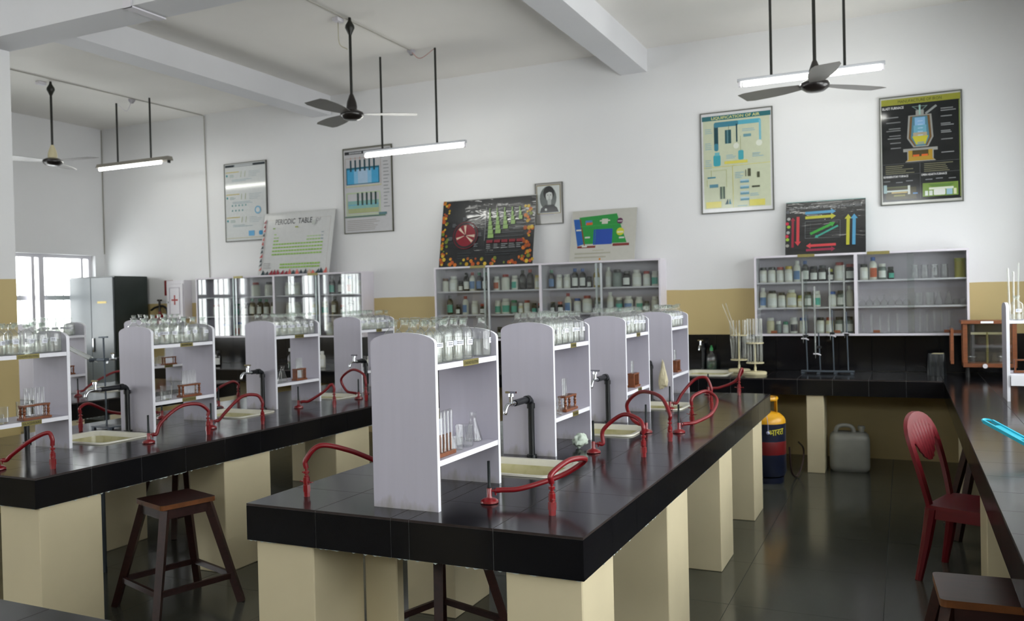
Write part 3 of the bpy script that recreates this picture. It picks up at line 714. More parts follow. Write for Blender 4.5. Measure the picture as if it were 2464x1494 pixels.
# ------------------------------------------------------------------ bunsen burners, gas taps and hoses
def burner_kit():
    base = MB().lathe([(0, 0), (.033, 0), (.037, .003), (.036, .010), (.026, .017), (.013, .021), (.0105, .026), (.0105, .058), (.009, .060), (0, .060)], 18).mesh('burner_base', REDP)
    barrel = MB().lathe([(.0075, .058), (.0082, .064), (.0062, .072), (.0058, .165), (.0062, .168), (.0048, .168), (.0045, .150), (0, .150)], 12).mesh('barrel', IRON)
    inlet = MB().tube([(.009, 0, .048), (.020, 0, .048)], .0042, 8).tube([(.018, 0, .048), (.026, 0, .049)], .0075, 8).cyl((.024, 0, .044), (.026, 0, .030), .004, n=6).mesh('gas_inlet', REDP)
    return [('burner_base', base), ('barrel', barrel), ('gas_inlet', inlet)]
def tap_kit():
    body = MB().cyl((0, 0, 0), (0, 0, .024), .0135, .0135, 6).cyl((0, 0, .022), (0, 0, .050), .0165, .0155, 6).cyl((0, 0, .050), (0, 0, .056), .012, .012, 8).cyl((0, 0, .056), (0, 0, .082), .0145, .0135, 8).cyl((0, 0, .082), (0, 0, .090), .010, .010, 8).mesh('tap_body', REDP)
    lever = MB().cyl((0, -.018, .061), (0, .018, .061), .006, n=8).beam((0, -.016, .061), (0, -.036, .063), .010, .004).beam((0, .016, .061), (0, .036, .063), .010, .004).mesh('lever', REDP)
    noz = MB().cyl((0, 0, .088), (0, 0, .118), .0065, .0055, 8).cyl((0, 0, .098), (0, 0, .108), .0125, .0125, 8).beam((0, .010, .103), (0, .024, .100), .005, .005).mesh('nozzle', REDP)
    return [('tap_body', body), ('lever', lever), ('nozzle', noz)]
BUR, TAP = burner_kit(), tap_kit()
def gas_set(where, bxy, txy, path, lever=0.0, z=BZ, ba=None):
    """burner at bxy (or None), tap at txy, hose through extra points path between burner inlet and tap nozzle"""
    tx, ty = txy
    spawn(TAP, 'gas_tap', 'red enamelled gas tap %s' % where, 'gas tap', (tx, ty, z), lever, 'red gas taps on the benches')
    if bxy:
        bx, by = bxy; f = path[0] if path else (tx, ty, z)
        a = math.atan2(f[1] - by, f[0] - bx) if ba is None else ba
        spawn(BUR, 'bunsen_burner', 'red bunsen burner %s' % where, 'burner', (bx, by, z), a, 'red bunsen burners')
        st = (bx + .0275 * cos(a), by + .0275 * sin(a), z + .049); st2 = (bx + .05 * cos(a), by + .05 * sin(a), z + .050)
        pts = [st, st2]
    else: pts = []
    pts += list(path) + [(tx, ty, z + .155), (tx, ty, z + .119)]
    one('rubber_hose', MB().tube(smooth(pts, 8), .0108, 10).mesh('rubber_hose', REDR), 'red rubber gas hose %s' % where, 'hose', (0, 0, 0), 'red rubber gas hoses')
# middle bench, aisle side, from the camera backwards
gas_set('beside the front of nearest middle-bench rack', (-1.52, 3.03), (-1.21, 2.935), [(-1.40, 3.09, .905), (-1.27, 3.20, .945), (-1.175, 3.21, 1.010), (-1.185, 3.06, 1.035)], 0.6)
gas_set('left of nearest middle-bench rack', (-2.02, 3.42), (-2.305, 2.875), [(-2.03, 3.30, .905), (-2.08, 3.13, .955), (-2.17, 3.00, 1.03), (-2.255, 2.91, 1.062)], 1.4)
gas_set('beside second middle-bench rack, near its stained sink', (-1.49, 4.20), (-1.21, 4.165), [(-1.44, 4.22, .97), (-1.34, 4.23, 1.05), (-1.245, 4.19, 1.04)], 0.4, ba=0.3)
gas_set('beside the far end of second middle-bench rack', (-1.41, 4.92), (-1.20, 4.66), [(-1.50, 4.93, .93), (-1.52, 4.90, 1.02), (-1.42, 4.85, 1.10), (-1.27, 4.73, 1.09)], 0.4)
gas_set('between second and third middle-bench racks, at the aisle edge', (-1.225, 4.97), (-1.23, 5.33), [(-1.14, 5.05, .905), (-1.085, 5.24, .935), (-1.09, 5.42, 1.00), (-1.16, 5.46, 1.045), (-1.215, 5.38, 1.03)], 1.2)
gas_set('beside third middle-bench rack, far end', (-1.53, 5.96), (-1.255, 6.05), [(-1.45, 6.00, .965), (-1.37, 6.04, 1.06), (-1.29, 6.05, 1.075)], 0.2, ba=0.4)
gas_set('at the far corner of the middle bench', (-1.47, 6.98), (-1.22, 6.97), [(-1.38, 7.0, .905), (-1.27, 7.02, .95), (-1.205, 7.03, 1.03), (-1.205, 7.0, 1.06)], 1.5)
# left bench
gas_set('at the near corner of the left bench', (-4.235, 2.83), (-3.97, 2.94), [(-4.15, 2.85, .93), (-4.06, 2.89, 1.00), (-3.99, 2.93, 1.035)], 1.0, ba=0.3)
gas_set('beside second left-bench rack, near its sink', (-4.14, 3.70), (-4.03, 4.07), [(-4.12, 3.78, .965), (-4.09, 3.90, 1.045), (-4.05, 4.01, 1.05)], 0.5, ba=1.3)
gas_set('beside the far end of second left-bench rack', (-4.21, 4.28), (-4.0, 4.54), [(-4.15, 4.35, .95), (-4.09, 4.44, 1.045), (-4.03, 4.52, 1.05)], 0.3, ba=0.9)
gas_set('beside third left-bench rack', (-4.34, 5.34), (-4.07, 5.44), [(-4.25, 5.36, .905), (-4.14, 5.40, .975), (-4.09, 5.43, 1.03)], 0.8)
gas_set('at the far end of the left bench', (-4.22, 5.98), (-4.09, 5.90), [(-4.34, 5.97, .92), (-4.38, 5.96, 1.02), (-4.25, 5.94, 1.10), (-4.12, 5.91, 1.07)], 1.4)
gas_set('on the hidden side of the left bench by the retort stand', (-4.95, 4.55), (-5.02, 3.93), [(-5.05, 4.40, .90), (-5.06, 4.2, .94), (-5.04, 4.02, 1.02)], 0.3)
gas_set('on the far left bench beside the nearer rack', (-7.05, 5.50), (-6.85, 5.95), [(-7.0, 5.62, .96), (-6.93, 5.80, 1.05), (-6.87, 5.92, 1.05)], 0.3, ba=1.2)
gas_set('between second and third left-bench racks, on the far side', (-4.98, 5.15), (-5.1, 5.5), [(-5.08, 5.18, .91), (-5.14, 5.3, .98), (-5.12, 5.45, 1.03)], 0.3)

# ------------------------------------------------------------------ water taps on black standpipes
def faucet(label, x, y, z, h=.30, reach=.20, d=-1, spout=0.0):
    t = thing('water_tap', label, 'tap', (x, y, z), 0 if d < 0 else pi, 'water taps on black standpipes')
    P = MB().tube(smooth([(0, 0, 0), (0, 0, h * .5), (0, 0, h - .03), (0, -.012, h - .008), (0, -.04, h), (0, -reach, h)], 5), .0165, 10)
    P.cyl((0, 0, 0), (0, 0, .012), .026, n=10).lathe([(.0215, h - .05), (.0215, h - .025)], 10).cyl((0, -.03, h), (0, -.06, h), .0215, n=10)
    obj('standpipe', P.mesh('standpipe', BPIPE), t)
    b = MB().cyl((0, -reach, h), (0, -reach - .03, h), .013, n=10).cyl((0, -reach - .015, h), (0, -reach - .06, h), .010, n=10)
    b.tube(smooth([(0, -reach - .05, h), (0, -reach - .085, h - .002), (0, -reach - .105, h - .020), (0, -reach - .112, h - .045)], 4), [.010] * 12 + [.0085], 10)
    obj('spout', b.mesh('spout', CHROME), t)
    hd = MB().cyl((0, -reach - .04, h + .005), (0, -reach - .04, h + .040), .011, .009, 10).cyl((0, -reach - .04, h + .038), (0, -reach - .04, h + .052), .014, .012, 8).beam((-.028, -reach - .04, h + .058), (.028, -reach - .04, h + .058), .012, .010)
    obj('tap_handle', hd.mesh('tap_handle', CHROME), t)
    return t
faucet('chrome tap on black pipe beside second middle-bench rack', -1.755, 4.0, BZ)
faucet('chrome tap on black pipe beside third middle-bench rack', -1.755, 5.245, BZ)
faucet('chrome tap on black pipe beside farthest middle-bench rack', -1.80, 6.44, BZ)
faucet('chrome tap on black pipe beside second left-bench rack', -4.655, 3.995, BZ)
faucet('chrome tap on black pipe beside third left-bench rack', -4.56, 5.185, BZ, reach=.12)
faucet('chrome tap on black pipe beside farthest left-bench rack', -4.38, 6.325, BZ, reach=.13)
faucet('chrome tap on black pipe behind the nearest left-bench rack', -4.90, 3.46, BZ, h=.24, reach=.10, d=1)
faucet('chrome tap on black pipe on the far left bench', -7.35, 6.39, BZ)

# ------------------------------------------------------------------ glazed wall cabinets
def cabinet(name_label, x0, x1, z0, z1, div, depth=.25, placards=(), stile=True, shelves=2):
    """open fronted laminate case in two halves, each with shelves and sliding glass doors"""
    t = thing('wall_cabinet', name_label, 'cabinet', ((x0 + x1) / 2, YB, z0), group='glazed wall cabinets')
    ox, oz = -(x0 + x1) / 2, -z0
    def P(nm, b, m, par=t, sm=False): return obj(nm, b.mesh(nm, m, smooth=sm), par)
    X0, X1, D = x0 + ox, x1 + ox, -depth; dv = div + ox; H = z1 - z0; tk = .02
    P('side_panel', MB().box(X0, D, 0, X0 + tk, 0, H), CABW); P('side_panel', MB().box(X1 - tk, D, 0, X1, 0, H), CABW)
    P('top_board', MB().box(X0 + tk, D, H - tk, X1 - tk, 0, H), CABW); P('bottom_board', MB().box(X0 + tk, D, 0, X1 - tk, 0, tk), CABW)
    P('back_panel', MB().box(X0 + tk, -.008, tk, X1 - tk, -.001, H - tk), CABIN); P('divider', MB().box(dv - .015, D + .001, tk, dv + .015, -.008, H - tk), CABW)
    zs = [tk + (H - 2 * tk) * i / (shelves + 1) for i in range(1, shelves + 1)]
    for a, c in ((X0 + tk, dv - .015), (dv + .015, X1 - tk)):
        for zz in zs: P('shelf', MB().box(a, D + .04, zz - .008, c, -.008, zz + .008), CABW)
        m = (a + c) / 2
        for q, (p0, p1) in enumerate(((a + .004, m + .03), (m - .03, c - .004))):
            yy = D + .012 + q * .012
            d = P('glass_door', MB().box(p0, yy, tk + .004, p1, yy + .004, H - tk - .004), PANE)
            if stile:
                e = p1 if q == 0 else p0
                P('door_stile', MB().box(e - .012, yy - .002, tk + .004, e + .012, yy + .006, H - tk - .004), ALU, d)
            hx = p0 + .16 if q == 0 else p1 - .16
            P('door_catch', MB().bbox(hx - .03, yy - .006, tk + .006, hx + .03, yy - .0005, tk + .034, .002), WOOD, d)
    for px, pw in placards: P('placard', MB().box(px + ox - pw / 2, D - .004, H - tk - .006, px + ox + pw / 2, D - .0005, H + .004), BRASS)
    return t, [z0 + tk] + [z0 + zz + .008 for zz in zs]
C1, S1 = cabinet('left glass fronted white cabinet reflecting bright windows', -8.97, -6.18, 1.235, 2.065, -7.60, placards=((-8.2, .16), (-6.95, .16)))
C2, S2 = cabinet('middle glass fronted white cabinet crowded with jars and dark bottles', -5.14, -2.36, 1.19, 2.07, -3.755, placards=((-4.55, .20),))
C3, S3 = cabinet('right glass fronted white cabinet with flasks in its right half', -1.385, 0.55, 1.235, 2.045, -.425, placards=((-.88, .16), (-.22, .20)), stile=False)

JAR = {}
def jar_kit(kind, body, cap, lab):
    key = (kind, body, cap, lab)
    if key in JAR: return JAR[key]
    bm = {'w': mat('white_jar_plastic', 'd4d3c9', .45, var=.03), 'c': mat('cream_jar_plastic', 'cfc7a4', .45, var=.03), 'd': mat('dark_amber_glass', '16120f', .12, var=.1), 'g': mat('grey_green_plastic', '6f7a76', .4), 'y': mat('mustard_tin', 'a39a2e', .35, var=.06), 'a': mat('yellow_oil_glass', 'a58a26', .15), 't': GLASSR}[body]
    P = {'jar': [(0, .001), (.040, .001), (.043, .006), (.043, .105), (.038, .118), (.030, .124), (.030, .128)],
         'tall': [(0, .001), (.036, .001), (.039, .006), (.039, .130), (.034, .150), (.018, .168), (.016, .175)],
         'big': [(0, .001), (.052, .001), (.055, .007), (.055, .115), (.048, .134), (.033, .142), (.033, .146)],
         'small': [(0, .001), (.029, .001), (.032, .005), (.032, .070), (.027, .082), (.021, .086), (.021, .090)],
         'tin': [(0, .001), (.048, .001), (.048, .135), (.050, .137), (.050, .140)]}[kind]
    r, z = P[-1]
    k = [('jar_body', MB().lathe(P, 14).mesh('jar_body', bm))]
    cm = {'w': 'd8d8d2', 'r': '9c2a22', 'b': '2b56a0', 'k': '15171a', 'y': 'c0a637', 'g': '1f7350', 'n': '6d4326', 'o': '9a9a2e'}[cap]
    rc = r + (.006 if kind != 'tin' else .001); hc = .024 if kind != 'tall' else .030
    k.append(('cap', MB().lathe([(0, z - .004), (rc, z - .004), (rc, z + hc - .003), (rc - .003, z + hc), (0, z + hc)], 14).mesh('cap', mat('cap_' + cm, cm, .4))))
    if lab:
        lm = {'w': 'dedfdc', 't': '4fa896', 'b': '5c7fae', 'o': 'b5532c', 'k': '2a2c2f'}[lab]; R_ = max(p[0] for p in P) + .0006; h0 = P[3][1] * .18; h1 = P[3][1] * .82
        b = MB(); n = 8
        for i in range(n + 1):
            a = -pi / 2 - 1.0 + 2.0 * i / n; b.V += [(R_ * cos(a), R_ * sin(a), h0), (R_ * cos(a), R_ * sin(a), h1)]
        for i in range(n): b.F.append([2 * i, 2 * i + 2, 2 * i + 3, 2 * i + 1]); b.M.append(0)
        k.append(('jar_label', b.mesh('jar_label', mat('jarlabel_' + lm, lm, .6), fix=False)))
    JAR[key] = k; return k
KN = {'jar': 'jar', 'tall': 'bottle', 'big': 'large jar', 'small': 'small jar', 'tin': 'tin'}
BN = {'w': 'white', 'c': 'cream', 'd': 'dark', 'g': 'grey', 'y': 'mustard', 'a': 'amber', 't': 'clear'}
CN = {'w': 'white', 'r': 'red', 'b': 'blue', 'k': 'black', 'y': 'yellow', 'g': 'green', 'n': 'brown', 'o': 'olive'}
KK = {'j': 'jar', 't': 'tall', 'b': 'big', 's': 'small', 'T': 'tin'}
def fill(seq, x0, x1, z, where, yrow=None, scl=1.0):
    """seq of 4-letter codes: kind, body colour, cap colour, label colour ('-' none)"""
    items = seq.split(); n = len(items); r = random.Random(hash(where) % 1000 if False else sum(map(ord, where)))
    wds = [{'j': .086, 't': .078, 'b': .11, 's': .064, 'T': .1, '_': .07}[q[0]] * scl for q in items]
    gap = max(.003, (x1 - x0 - sum(wds)) / (n + 1)); x = x0 + gap; c = 0
    for q, wd in zip(items, wds):
        if q[0] != '_':
            k = jar_kit(KK[q[0]], q[1], q[2], None if q[3] == '-' else q[3])
            s_ = scl * r.uniform(.93, 1.0)
            spawn(k, 'chemical_' + {'j': 'jar', 't': 'bottle', 'b': 'jar', 's': 'jar', 'T': 'tin'}[q[0]], '%s-capped %s %s, %s from left, %s' % (CN[q[2]], BN[q[1]], KN[KK[q[0]]], ORD[c], where), 'bottle' if q[0] == 't' else 'jar',
                  (x + wd / 2, YB - (.105 + r.uniform(-.012, .012)), z + .0005), r.uniform(-.3, .5), 'chemical jars and bottles in the wall cabinets', (s_, s_, s_ * (1.14 if scl < 1.09 else 1.04))); c += 1
        x += wd + gap
SC_ = 1.22
# middle cabinet
fill('jwn- bwww sdkw tdkw twrb tdgb tdgw', -5.11, -4.47, S2[2], 'middle cabinet top shelf, far left part', scl=.98)
fill('jwwo bwr- jwwt tdk- tdr- jcyw', -4.43, -3.78, S2[2], 'middle cabinet top shelf, left of divider', scl=1.0)
fill('tdgb jwww jwww tdbw tdbw sdkw tayw', -3.73, -3.07, S2[2], 'middle cabinet top shelf, right of divider', scl=.98)
fill('twww bgk- jdkw bwww jwrw jwwt', -3.04, -2.40, S2[2], 'middle cabinet top shelf, far right part', scl=1.0)
fill('tdkt sdkw twrb jwww sdrw', -5.08, -4.50, S2[1], 'middle cabinet middle shelf, far left part', scl=1.0)
fill('jwwt bwwt jggt scww jwrw sdkt sdrw', -4.42, -3.78, S2[1], 'middle cabinet middle shelf, left of divider', scl=.95)
fill('sdkw sdrw twrb jwbw bwrw jgkw', -3.72, -3.05, S2[1], 'middle cabinet middle shelf, right of divider', scl=1.0)
fill('twww jgwt bwwb jwwt sgkw jww-', -3.03, -2.40, S2[1], 'middle cabinet middle shelf, far right part', scl=.96)
fill('sdkw sdrw jwrw scww jdkw', -4.42, -3.80, S2[0], 'middle cabinet bottom shelf, left half', scl=1.05)
fill('jwww jgkw bwww jwbw', -3.65, -3.0, S2[0], 'middle cabinet bottom shelf, right half', scl=1.05)
# right cabinet, left half holds jars, right half glassware
fill('jwkw jwkw jwrw jwyw twwb tdbw jdkw jdkw sdow bwrw jdrw', -1.36, -.45, S3[2], 'right cabinet top shelf', scl=.95)
fill('twwb bwkw jwkw bcww scow jgkw jwwt _--- jwbw jgkw tww-', -1.36, -.45, S3[1], 'right cabinet middle shelf', scl=.93)
fill('jcw- sgw- swgw jwwk jwbw _--- jwkw jcrw jgkw jgkw', -1.30, -.45, S3[0], 'right cabinet bottom shelf', scl=.97)
fill('jwkw twbo jgww sdkt', -.40, -.08, S3[2], 'right cabinet top shelf, right half', scl=.95)
fill('Tyo-', .43, .53, S3[2], 'right cabinet top corner', scl=.98)
# left cabinet
fill('_--- _--- _--- _--- bwr- bwk-', -8.95, -7.63, S1[2], 'left cabinet top shelf, left half', scl=1.1)
fill('jwww jwww _--- _--- _--- tdkt tdkw twbo jwww', -7.57, -6.21, S1[2], 'left cabinet top shelf, right half', scl=1.1)
fill('_--- jwrw jwww _--- jggt jdkw tdgw tdgw tdgw tdkw', -8.95, -7.63, S1[1], 'left cabinet middle shelf, left half', scl=1.1)
fill('jwww jwww _--- jcww jwwt tdkw sdrw tdkw twww', -7.57, -6.21, S1[1], 'left cabinet middle shelf, right half', scl=1.1)
fill('_--- jwbw bwbo jwww', -8.95, -7.95, S1[0], 'left cabinet bottom shelf, left half', scl=1.1)
fill('jwww jdbw jwww jdkw', -7.3, -6.5, S1[0], 'left cabinet bottom shelf, right half', scl=1.1)
# glassware in the right half of the right cabinet
VF = MB().lathe([(0, .001), (.026, .001), (.033, .012), (.034, .028), (.027, .047), (.012, .060), (.0075, .068), (.0075, .105), (.010, .109)], 12).mesh('volumetric_flask', GLASSR)
CYLG = MB().lathe([(0, .001), (.030, .001), (.030, .006), (.014, .010), (.0125, .015), (.0125, .185), (.015, .190)], 10).mesh('measuring_cylinder', GLASSR)
WJ = MB().lathe([(0, .001), (.032, .001), (.034, .006), (.034, .085), (.028, .098), (.028, .118), (.033, .121), (.033, .130), (0, .131)], 12).mesh('glass_stopper_jar', GLASSR)
for i in range(7): one('volumetric_flask', VF, 'round bellied clear flask, %s from left on right cabinet middle shelf' % ORD[i], 'flask', (-.375 + i * .066, YB - .11, S3[1] + .0005), 'flasks in the right cabinet')
for i in range(4): one('glass_jar', WJ, 'clear stoppered glass jar, %s from left on right cabinet top shelf' % ORD[i], 'jar', (.10 + i * .084, YB - .11, S3[2] + .0005), 'stoppered glass jars in the right cabinet')
for i in range(5): one('measuring_cylinder', CYLG, 'tall clear measuring cylinder, %s from left on right cabinet bottom shelf' % ORD[i], 'cylinder', (-.37 + i * .077, YB - .11, S3[0] + .0005), 'measuring cylinders in the right cabinet')
for i in range(6): one('measuring_cylinder', CYLG, 'clear measuring cylinder, %s from left in right cabinet lower right corner' % ORD[i], 'cylinder', (.075 + i * .062, YB - .11, S3[0] + .0005), 'measuring cylinders in the right cabinet', sc_=(1.0, 1.0, 1.12))
for i in range(2): one('beaker', BK[0], 'glass beaker, %s from left on right cabinet middle shelf' % ORD[i], 'beaker', (.13 + i * .095, YB - .11, S3[1] + .0005), 'beakers in the right cabinet', sc_=(1, 1, 1.35))
for i in range(2): one('beaker', BK[1], 'small jar-like beaker, %s from left in right cabinet middle shelf corner' % ORD[i], 'beaker', (.445 + i * .058, YB - .11, S3[1] + .0005), 'small beakers in the right cabinet')
for i in range(2): one('conical_flask', FLK, 'conical flask, %s from left on right cabinet middle shelf' % ORD[i], 'flask', (.30 + i * .085, YB - .11, S3[1] + .0005), 'conical flasks in the right cabinet')

# ------------------------------------------------------------------ charts, posters and boards
def hung(name, label, x0, x1, z0, z1, flat, frame='6d6a62', fw=.012, cat='poster', group='framed charts on the back wall', depth=.018, tilt=0.0, ftop=True):
    """framed chart hung flat on the back wall; flat drawn in metres from its lower left corner"""
    W_, H_ = x1 - x0, z1 - z0
    t = thing(name, label, cat, (x0, YB - .001, z0), 0, group)
    obj('backing', MB().box(0, -depth + .004, 0, W_, 0, H_).mesh('backing', pmat('8f8d88', .5), smooth=False), t)
    f = MB(); D0 = -depth - .002
    f.box(0, D0, 0, fw, -.001, H_).box(W_ - fw, D0, 0, W_, -.001, H_).box(fw, D0, 0, W_ - fw, -.001, fw).box(fw, D0, H_ - fw, W_ - fw, -.001, H_)
    obj('frame', f.mesh('frame', pmat(frame, .35), smooth=False), t)
    o = obj('print', flat.mesh('print'), t, (0, -depth + .0035, 0)); return t
R1 = random.Random(3)
W_, H_ = .75, 1.09
# chart of organic formulae, far left
F = Flat(.10); F.rect(.012, .012, W_ - .012, H_ - .012, 'd3d6d6'); F.rect(.02, H_ - .055, W_ - .02, H_ - .022, '3c4247'); F.rect(.18, H_ - .053, .52, H_ - .024, '8f959a'); [F.rect(.20 + i * .024, H_ - .050, .216 + i * .024, H_ - .028, 'd3d6d8') for i in range(13)]
for zz in (.97, .66, .34):
    F.rect(.03, zz - .01, .27, zz, 'c9b860'); F.circ(.05, zz - .05, .016, '4c9aa0'); F.lines(.10, zz - .04, .10, 3, .014, .006, '9fb3ae', R1)
    for q in (.30, .37): F.line(q, zz - .08, q + .012, zz, .008, 'a6b18a')
    F.lines(.44, zz - .01, .24, 4, .022, .005, 'a9b7bd', R1)
    F.lines(.14, zz - .11, .38, 2, .018, .006, '9cb3bb', R1)
for q in range(9): F.circ(.14 + .06 * (q % 5), .50 - .07 * (q // 5), .014, '8fb3b5')
F.circ(.59, .42, .055, '86b8d6'); F.circ(.59, .42, .035, 'd3d6d6'); F.rect(.42, .07, .52, .14, '6fb0dc'); F.rr(.60, .075, .67, .135, .02, '4f9ccc'); F.rect(.02, .045, W_ - .02, .052, 'c2bd9a')
hung('framed_chart', 'pale framed chart of formulae, leftmost on the back wall', -8.62, -7.87, 2.56, 3.65, F, '6f6f6a')
# electrolysis chart
F = Flat(.10); F.rect(.012, .012, W_ - .012, H_ - .012, 'c3c3c6'); F.rect(.03, H_ - .07, W_ - .03, H_ - .03, '37393d'); [F.rect(.10 + i * .022, H_ - .062, .115 + i * .022, H_ - .038, 'b9bbbe') for i in range(23) if i not in (9, 12)]
F.frame(.04, .60, .58, .97, .006, 'a99c92'); F.rect(.05, .63, .56, .85, '2f6d84'); F.rect(.065, .64, .545, .825, '4ba3d0'); F.rect(.17, .64, .44, .825, '86bddf'); F.rect(.23, .64, .38, .825, 'a9c4dd')
for i in range(6): F.rect(.11 + i * .072, .80, .135 + i * .072, .945, '2d4a54'); F.line(.1225 + i * .072, .945, .1225 + i * .072, .985, .006, 'b77a6a')
F.rect(.04, .60, .59, .615, 'c8c6a2'); F.frame(.05, .24, .56, .52, .018, 'b9c8a8'); F.rect(.07, .26, .54, .42, '86b3ad'); F.rect(.07, .26, .54, .32, 'a9b083'); F.rect(.07, .36, .54, .375, '6fa9c4')
for i in range(5): F.rect(.21 + i * .068, .36, .237 + i * .068, .52, '2f4640')
F.rect(.02, .205, .64, .225, '5f7a6a'); F.rect(.54, .225, .66, .255, '5d7f86'); F.lines(.62, .90, .09, 14, .044, .010, '8b8d90', R1); F.lines(.05, .17, .60, 6, .024, .008, 'a5a09b', R1)
hung('framed_chart', 'grey framed chart of blue electrolysis tanks behind the centre tube light', -6.60, -5.85, 2.565, 3.67, F, '5f5e50')
# liquefaction of air
F = Flat(.10); F.rect(.012, .012, W_ - .012, 1.075 - .012, 'd6d6d8'); F.rect(.03, .05, W_ - .03, 1.03, 'c3c9ae'); F.rect(.02, .985, W_ - .02, 1.035, '2d6a70'); F.text('LIQUIFICATION OF AIR', .12, .996, .030, 'cfcf8a', width=.50, bold=.0008)
T1, T2, T3 = '3f7f92', '57a8bd', '24474f'
F.rr(.16, .92, .63, .965, .02, T2); F.rect(.145, .70, .19, .93, T3); F.rr(.145, .66, .19, .74, .02, T1); F.rr(.145, .91, .40, .965, .02, T1); F.rect(.61, .74, .632, .95, '7ab7c9'); F.rect(.375, .74, .39, .93, T3)
F.rect(.26, .73, .325, .875, '2b545b'); F.rect(.28, .73, .295, .875, '557f86'); F.line(.30, .875, .30, .93, .004, '55604f')
F.rr(.135, .50, .21, .62, .02, '3d9fae'); F.rect(.15, .61, .20, .645, '6cb2bc'); F.rr(.395, .55, .45, .65, .015, '45a0ab'); F.line(.42, .65, .42, .80, .004, '8d8f5a'); F.rr(.45, .785, .53, .815, .004, '6d98a2'); F.circ(.375, .70, .03, 'd9ddd0'); F.circ(.61, .71, .032, 'd9ddd0')
F.lines(.05, .90, .08, 3, .02, .007, '8fb0bd', R1); F.lines(.05, .75, .07, 4, .02, .007, '8fb0bd', R1); F.lines(.05, .57, .07, 5, .02, .007, '8fb0bd', R1); F.lines(.44, .87, .15, 2, .018, .007, '8fb0bd', R1); F.lines(.27, .61, .11, 3, .016, .007, '8fb0bd', R1); F.lines(.54, .61, .12, 3, .016, .007, '8fb0bd', R1)
F.rect(.25, .515, .49, .545, 'd2c95e'); F.line(.03, .49, W_ - .03, .50, .004, 'd2c95e'); F.line(.335, .05, .335, .49, .004, 'd2c95e')
F.rect(.07, .375, .155, .39, T1); F.rect(.09, .275, .18, .31, '54889a'); F.rect(.20, .15, .25, .28, '3f5147'); F.rect(.217, .15, .233, .28, '83937c'); F.line(.11, .46, .11, .39, .004, '9aa053'); F.line(.13, .455, .27, .455, .003, 'a6ab6a'); F.line(.27, .455, .27, .27, .004, 'a6ab6a'); F.line(.065, .36, .065, .29, .004, '9aa053')
F.poly([(.25, .09), (.28, .15), (.285, .09)], T3); F.poly([(.29, .09), (.30, .15), (.315, .09)], T1); F.rect(.05, .06, .21, .125, 'd2c95e'); F.rect(.50, .06, .66, .125, 'd2c95e')
for i in range(4): F.rect(.41, .12 + i * .062, .50, .14 + i * .062, '5f8fa2'); F.rect(.41, .14 + i * .062, .50, .155 + i * .062, 'a9c2cd')
F.rect(.49, .37, .52, .45, '4b4d3a'); F.rect(.465, .37, .472, .44, '4b4d3a'); F.rect(.585, .35, .61, .41, '4b4d3a'); F.rect(.53, .25, .61, .268, '3f4230'); F.lines(.36, .42, .09, 4, .018, .007, '8fb0bd', R1); F.lines(.51, .19, .13, 2, .018, .007, '8fb0bd', R1); F.lines(.38, .07, .11, 1, .018, .007, '8fb0bd', R1)
hung('framed_chart', 'cream framed chart on air liquefaction with blue pipe drawing', -1.955, -1.205, 2.53, 3.605, F, '60605a')
# manufacture of iron
F = Flat(.10); F.rect(.012, .012, W_ - .038, 1.06 - .012, 'bcbcb6'); W2 = .725; K = '17191a'
F.rect(.02, .035, W2 - .02, 1.035, K); F.rect(W2 - .03, .05, W2 - .02, .97, '6d7a3c'); F.rect(.02, .975, W2 - .015, 1.035, '8e8f34'); F.text('MANUFACTURE OF IRON', .17, .99, .030, '2b2c18', width=.38)
F.text('BLAST FURNACE', .03, .935, .024, 'd5d5d5', width=.19, bold=.0005)
O = '8f8f8b'
F.poly([(.26, .86), (.46, .86), (.475, .64), (.43, .55), (.30, .55), (.245, .64)], O); F.poly([(.275, .85), (.445, .85), (.46, .64), (.42, .56), (.31, .56), (.26, .64)], '6a4f2c'); F.poly([(.295, .845), (.425, .845), (.44, .64), (.405, .56), (.325, .56), (.28, .64)], '4f7a8a')
F.rect(.315, .76, .405, .835, '7fa9cf'); F.rect(.305, .69, .415, .76, '6aa0b5'); F.rect(.30, .655, .42, .69, 'a89b83'); F.poly([(.29, .655), (.43, .655), (.405, .575), (.325, .575)], 'b9b334'); F.rect(.335, .575, .395, .60, '8f9a86')
for i in range(5): F.rect(.34, .66 + i * .034, .385, .667 + i * .034, 'a8c3de')
F.rect(.325, .86, .395, .905, O); F.poly([(.29, .945), (.43, .945), (.385, .905), (.34, .905)], '6f8580'); F.poly([(.305, .94), (.415, .94), (.38, .908), (.345, .908)], K); F.rect(.352, .86, .368, .955, '8fb0a8'); F.line(.41, .865, .505, .935, .02, '8a8d8c')
F.rect(.21, .51, .51, .54, O); F.poly([(.245, .53), (.475, .53), (.475, .43), (.495, .41), (.225, .41), (.245, .43)], O); F.poly([(.255, .52), (.465, .52), (.465, .435), (.485, .418), (.235, .418), (.255, .435)], 'a5842c'); F.rect(.29, .46, .43, .52, '4a3f24'); F.rect(.295, .46, .35, .478, 'd2622a'); F.rect(.37, .46, .425, .478, 'd2622a')
F.lines(.03, .86, .15, 1, .05, .010, '77797a', R1)
for zz in (.80, .74, .72, .67, .645, .60, .55): F.rect(.06 + R1.uniform(0, .04), zz, .19, zz + .010, '6e7071')
for zz in (.895, .875, .82, .75, .735, .68, .665, .60, .475): F.rect(.54, zz, .54 + R1.uniform(.08, .13), zz + .010, '7b7d7e')
F.lines(.05, .385, .26, 5, .018, .008, '6b6a55', R1); F.lines(.39, .385, .26, 5, .018, .008, '6b6a55', R1); F.line(.02, .40, W2 - .03, .40, .003, '55585a'); F.line(.355, .05, .355, .40, .003, '55585a'); F.line(.02, .295, W2 - .03, .295, .003, '55585a')
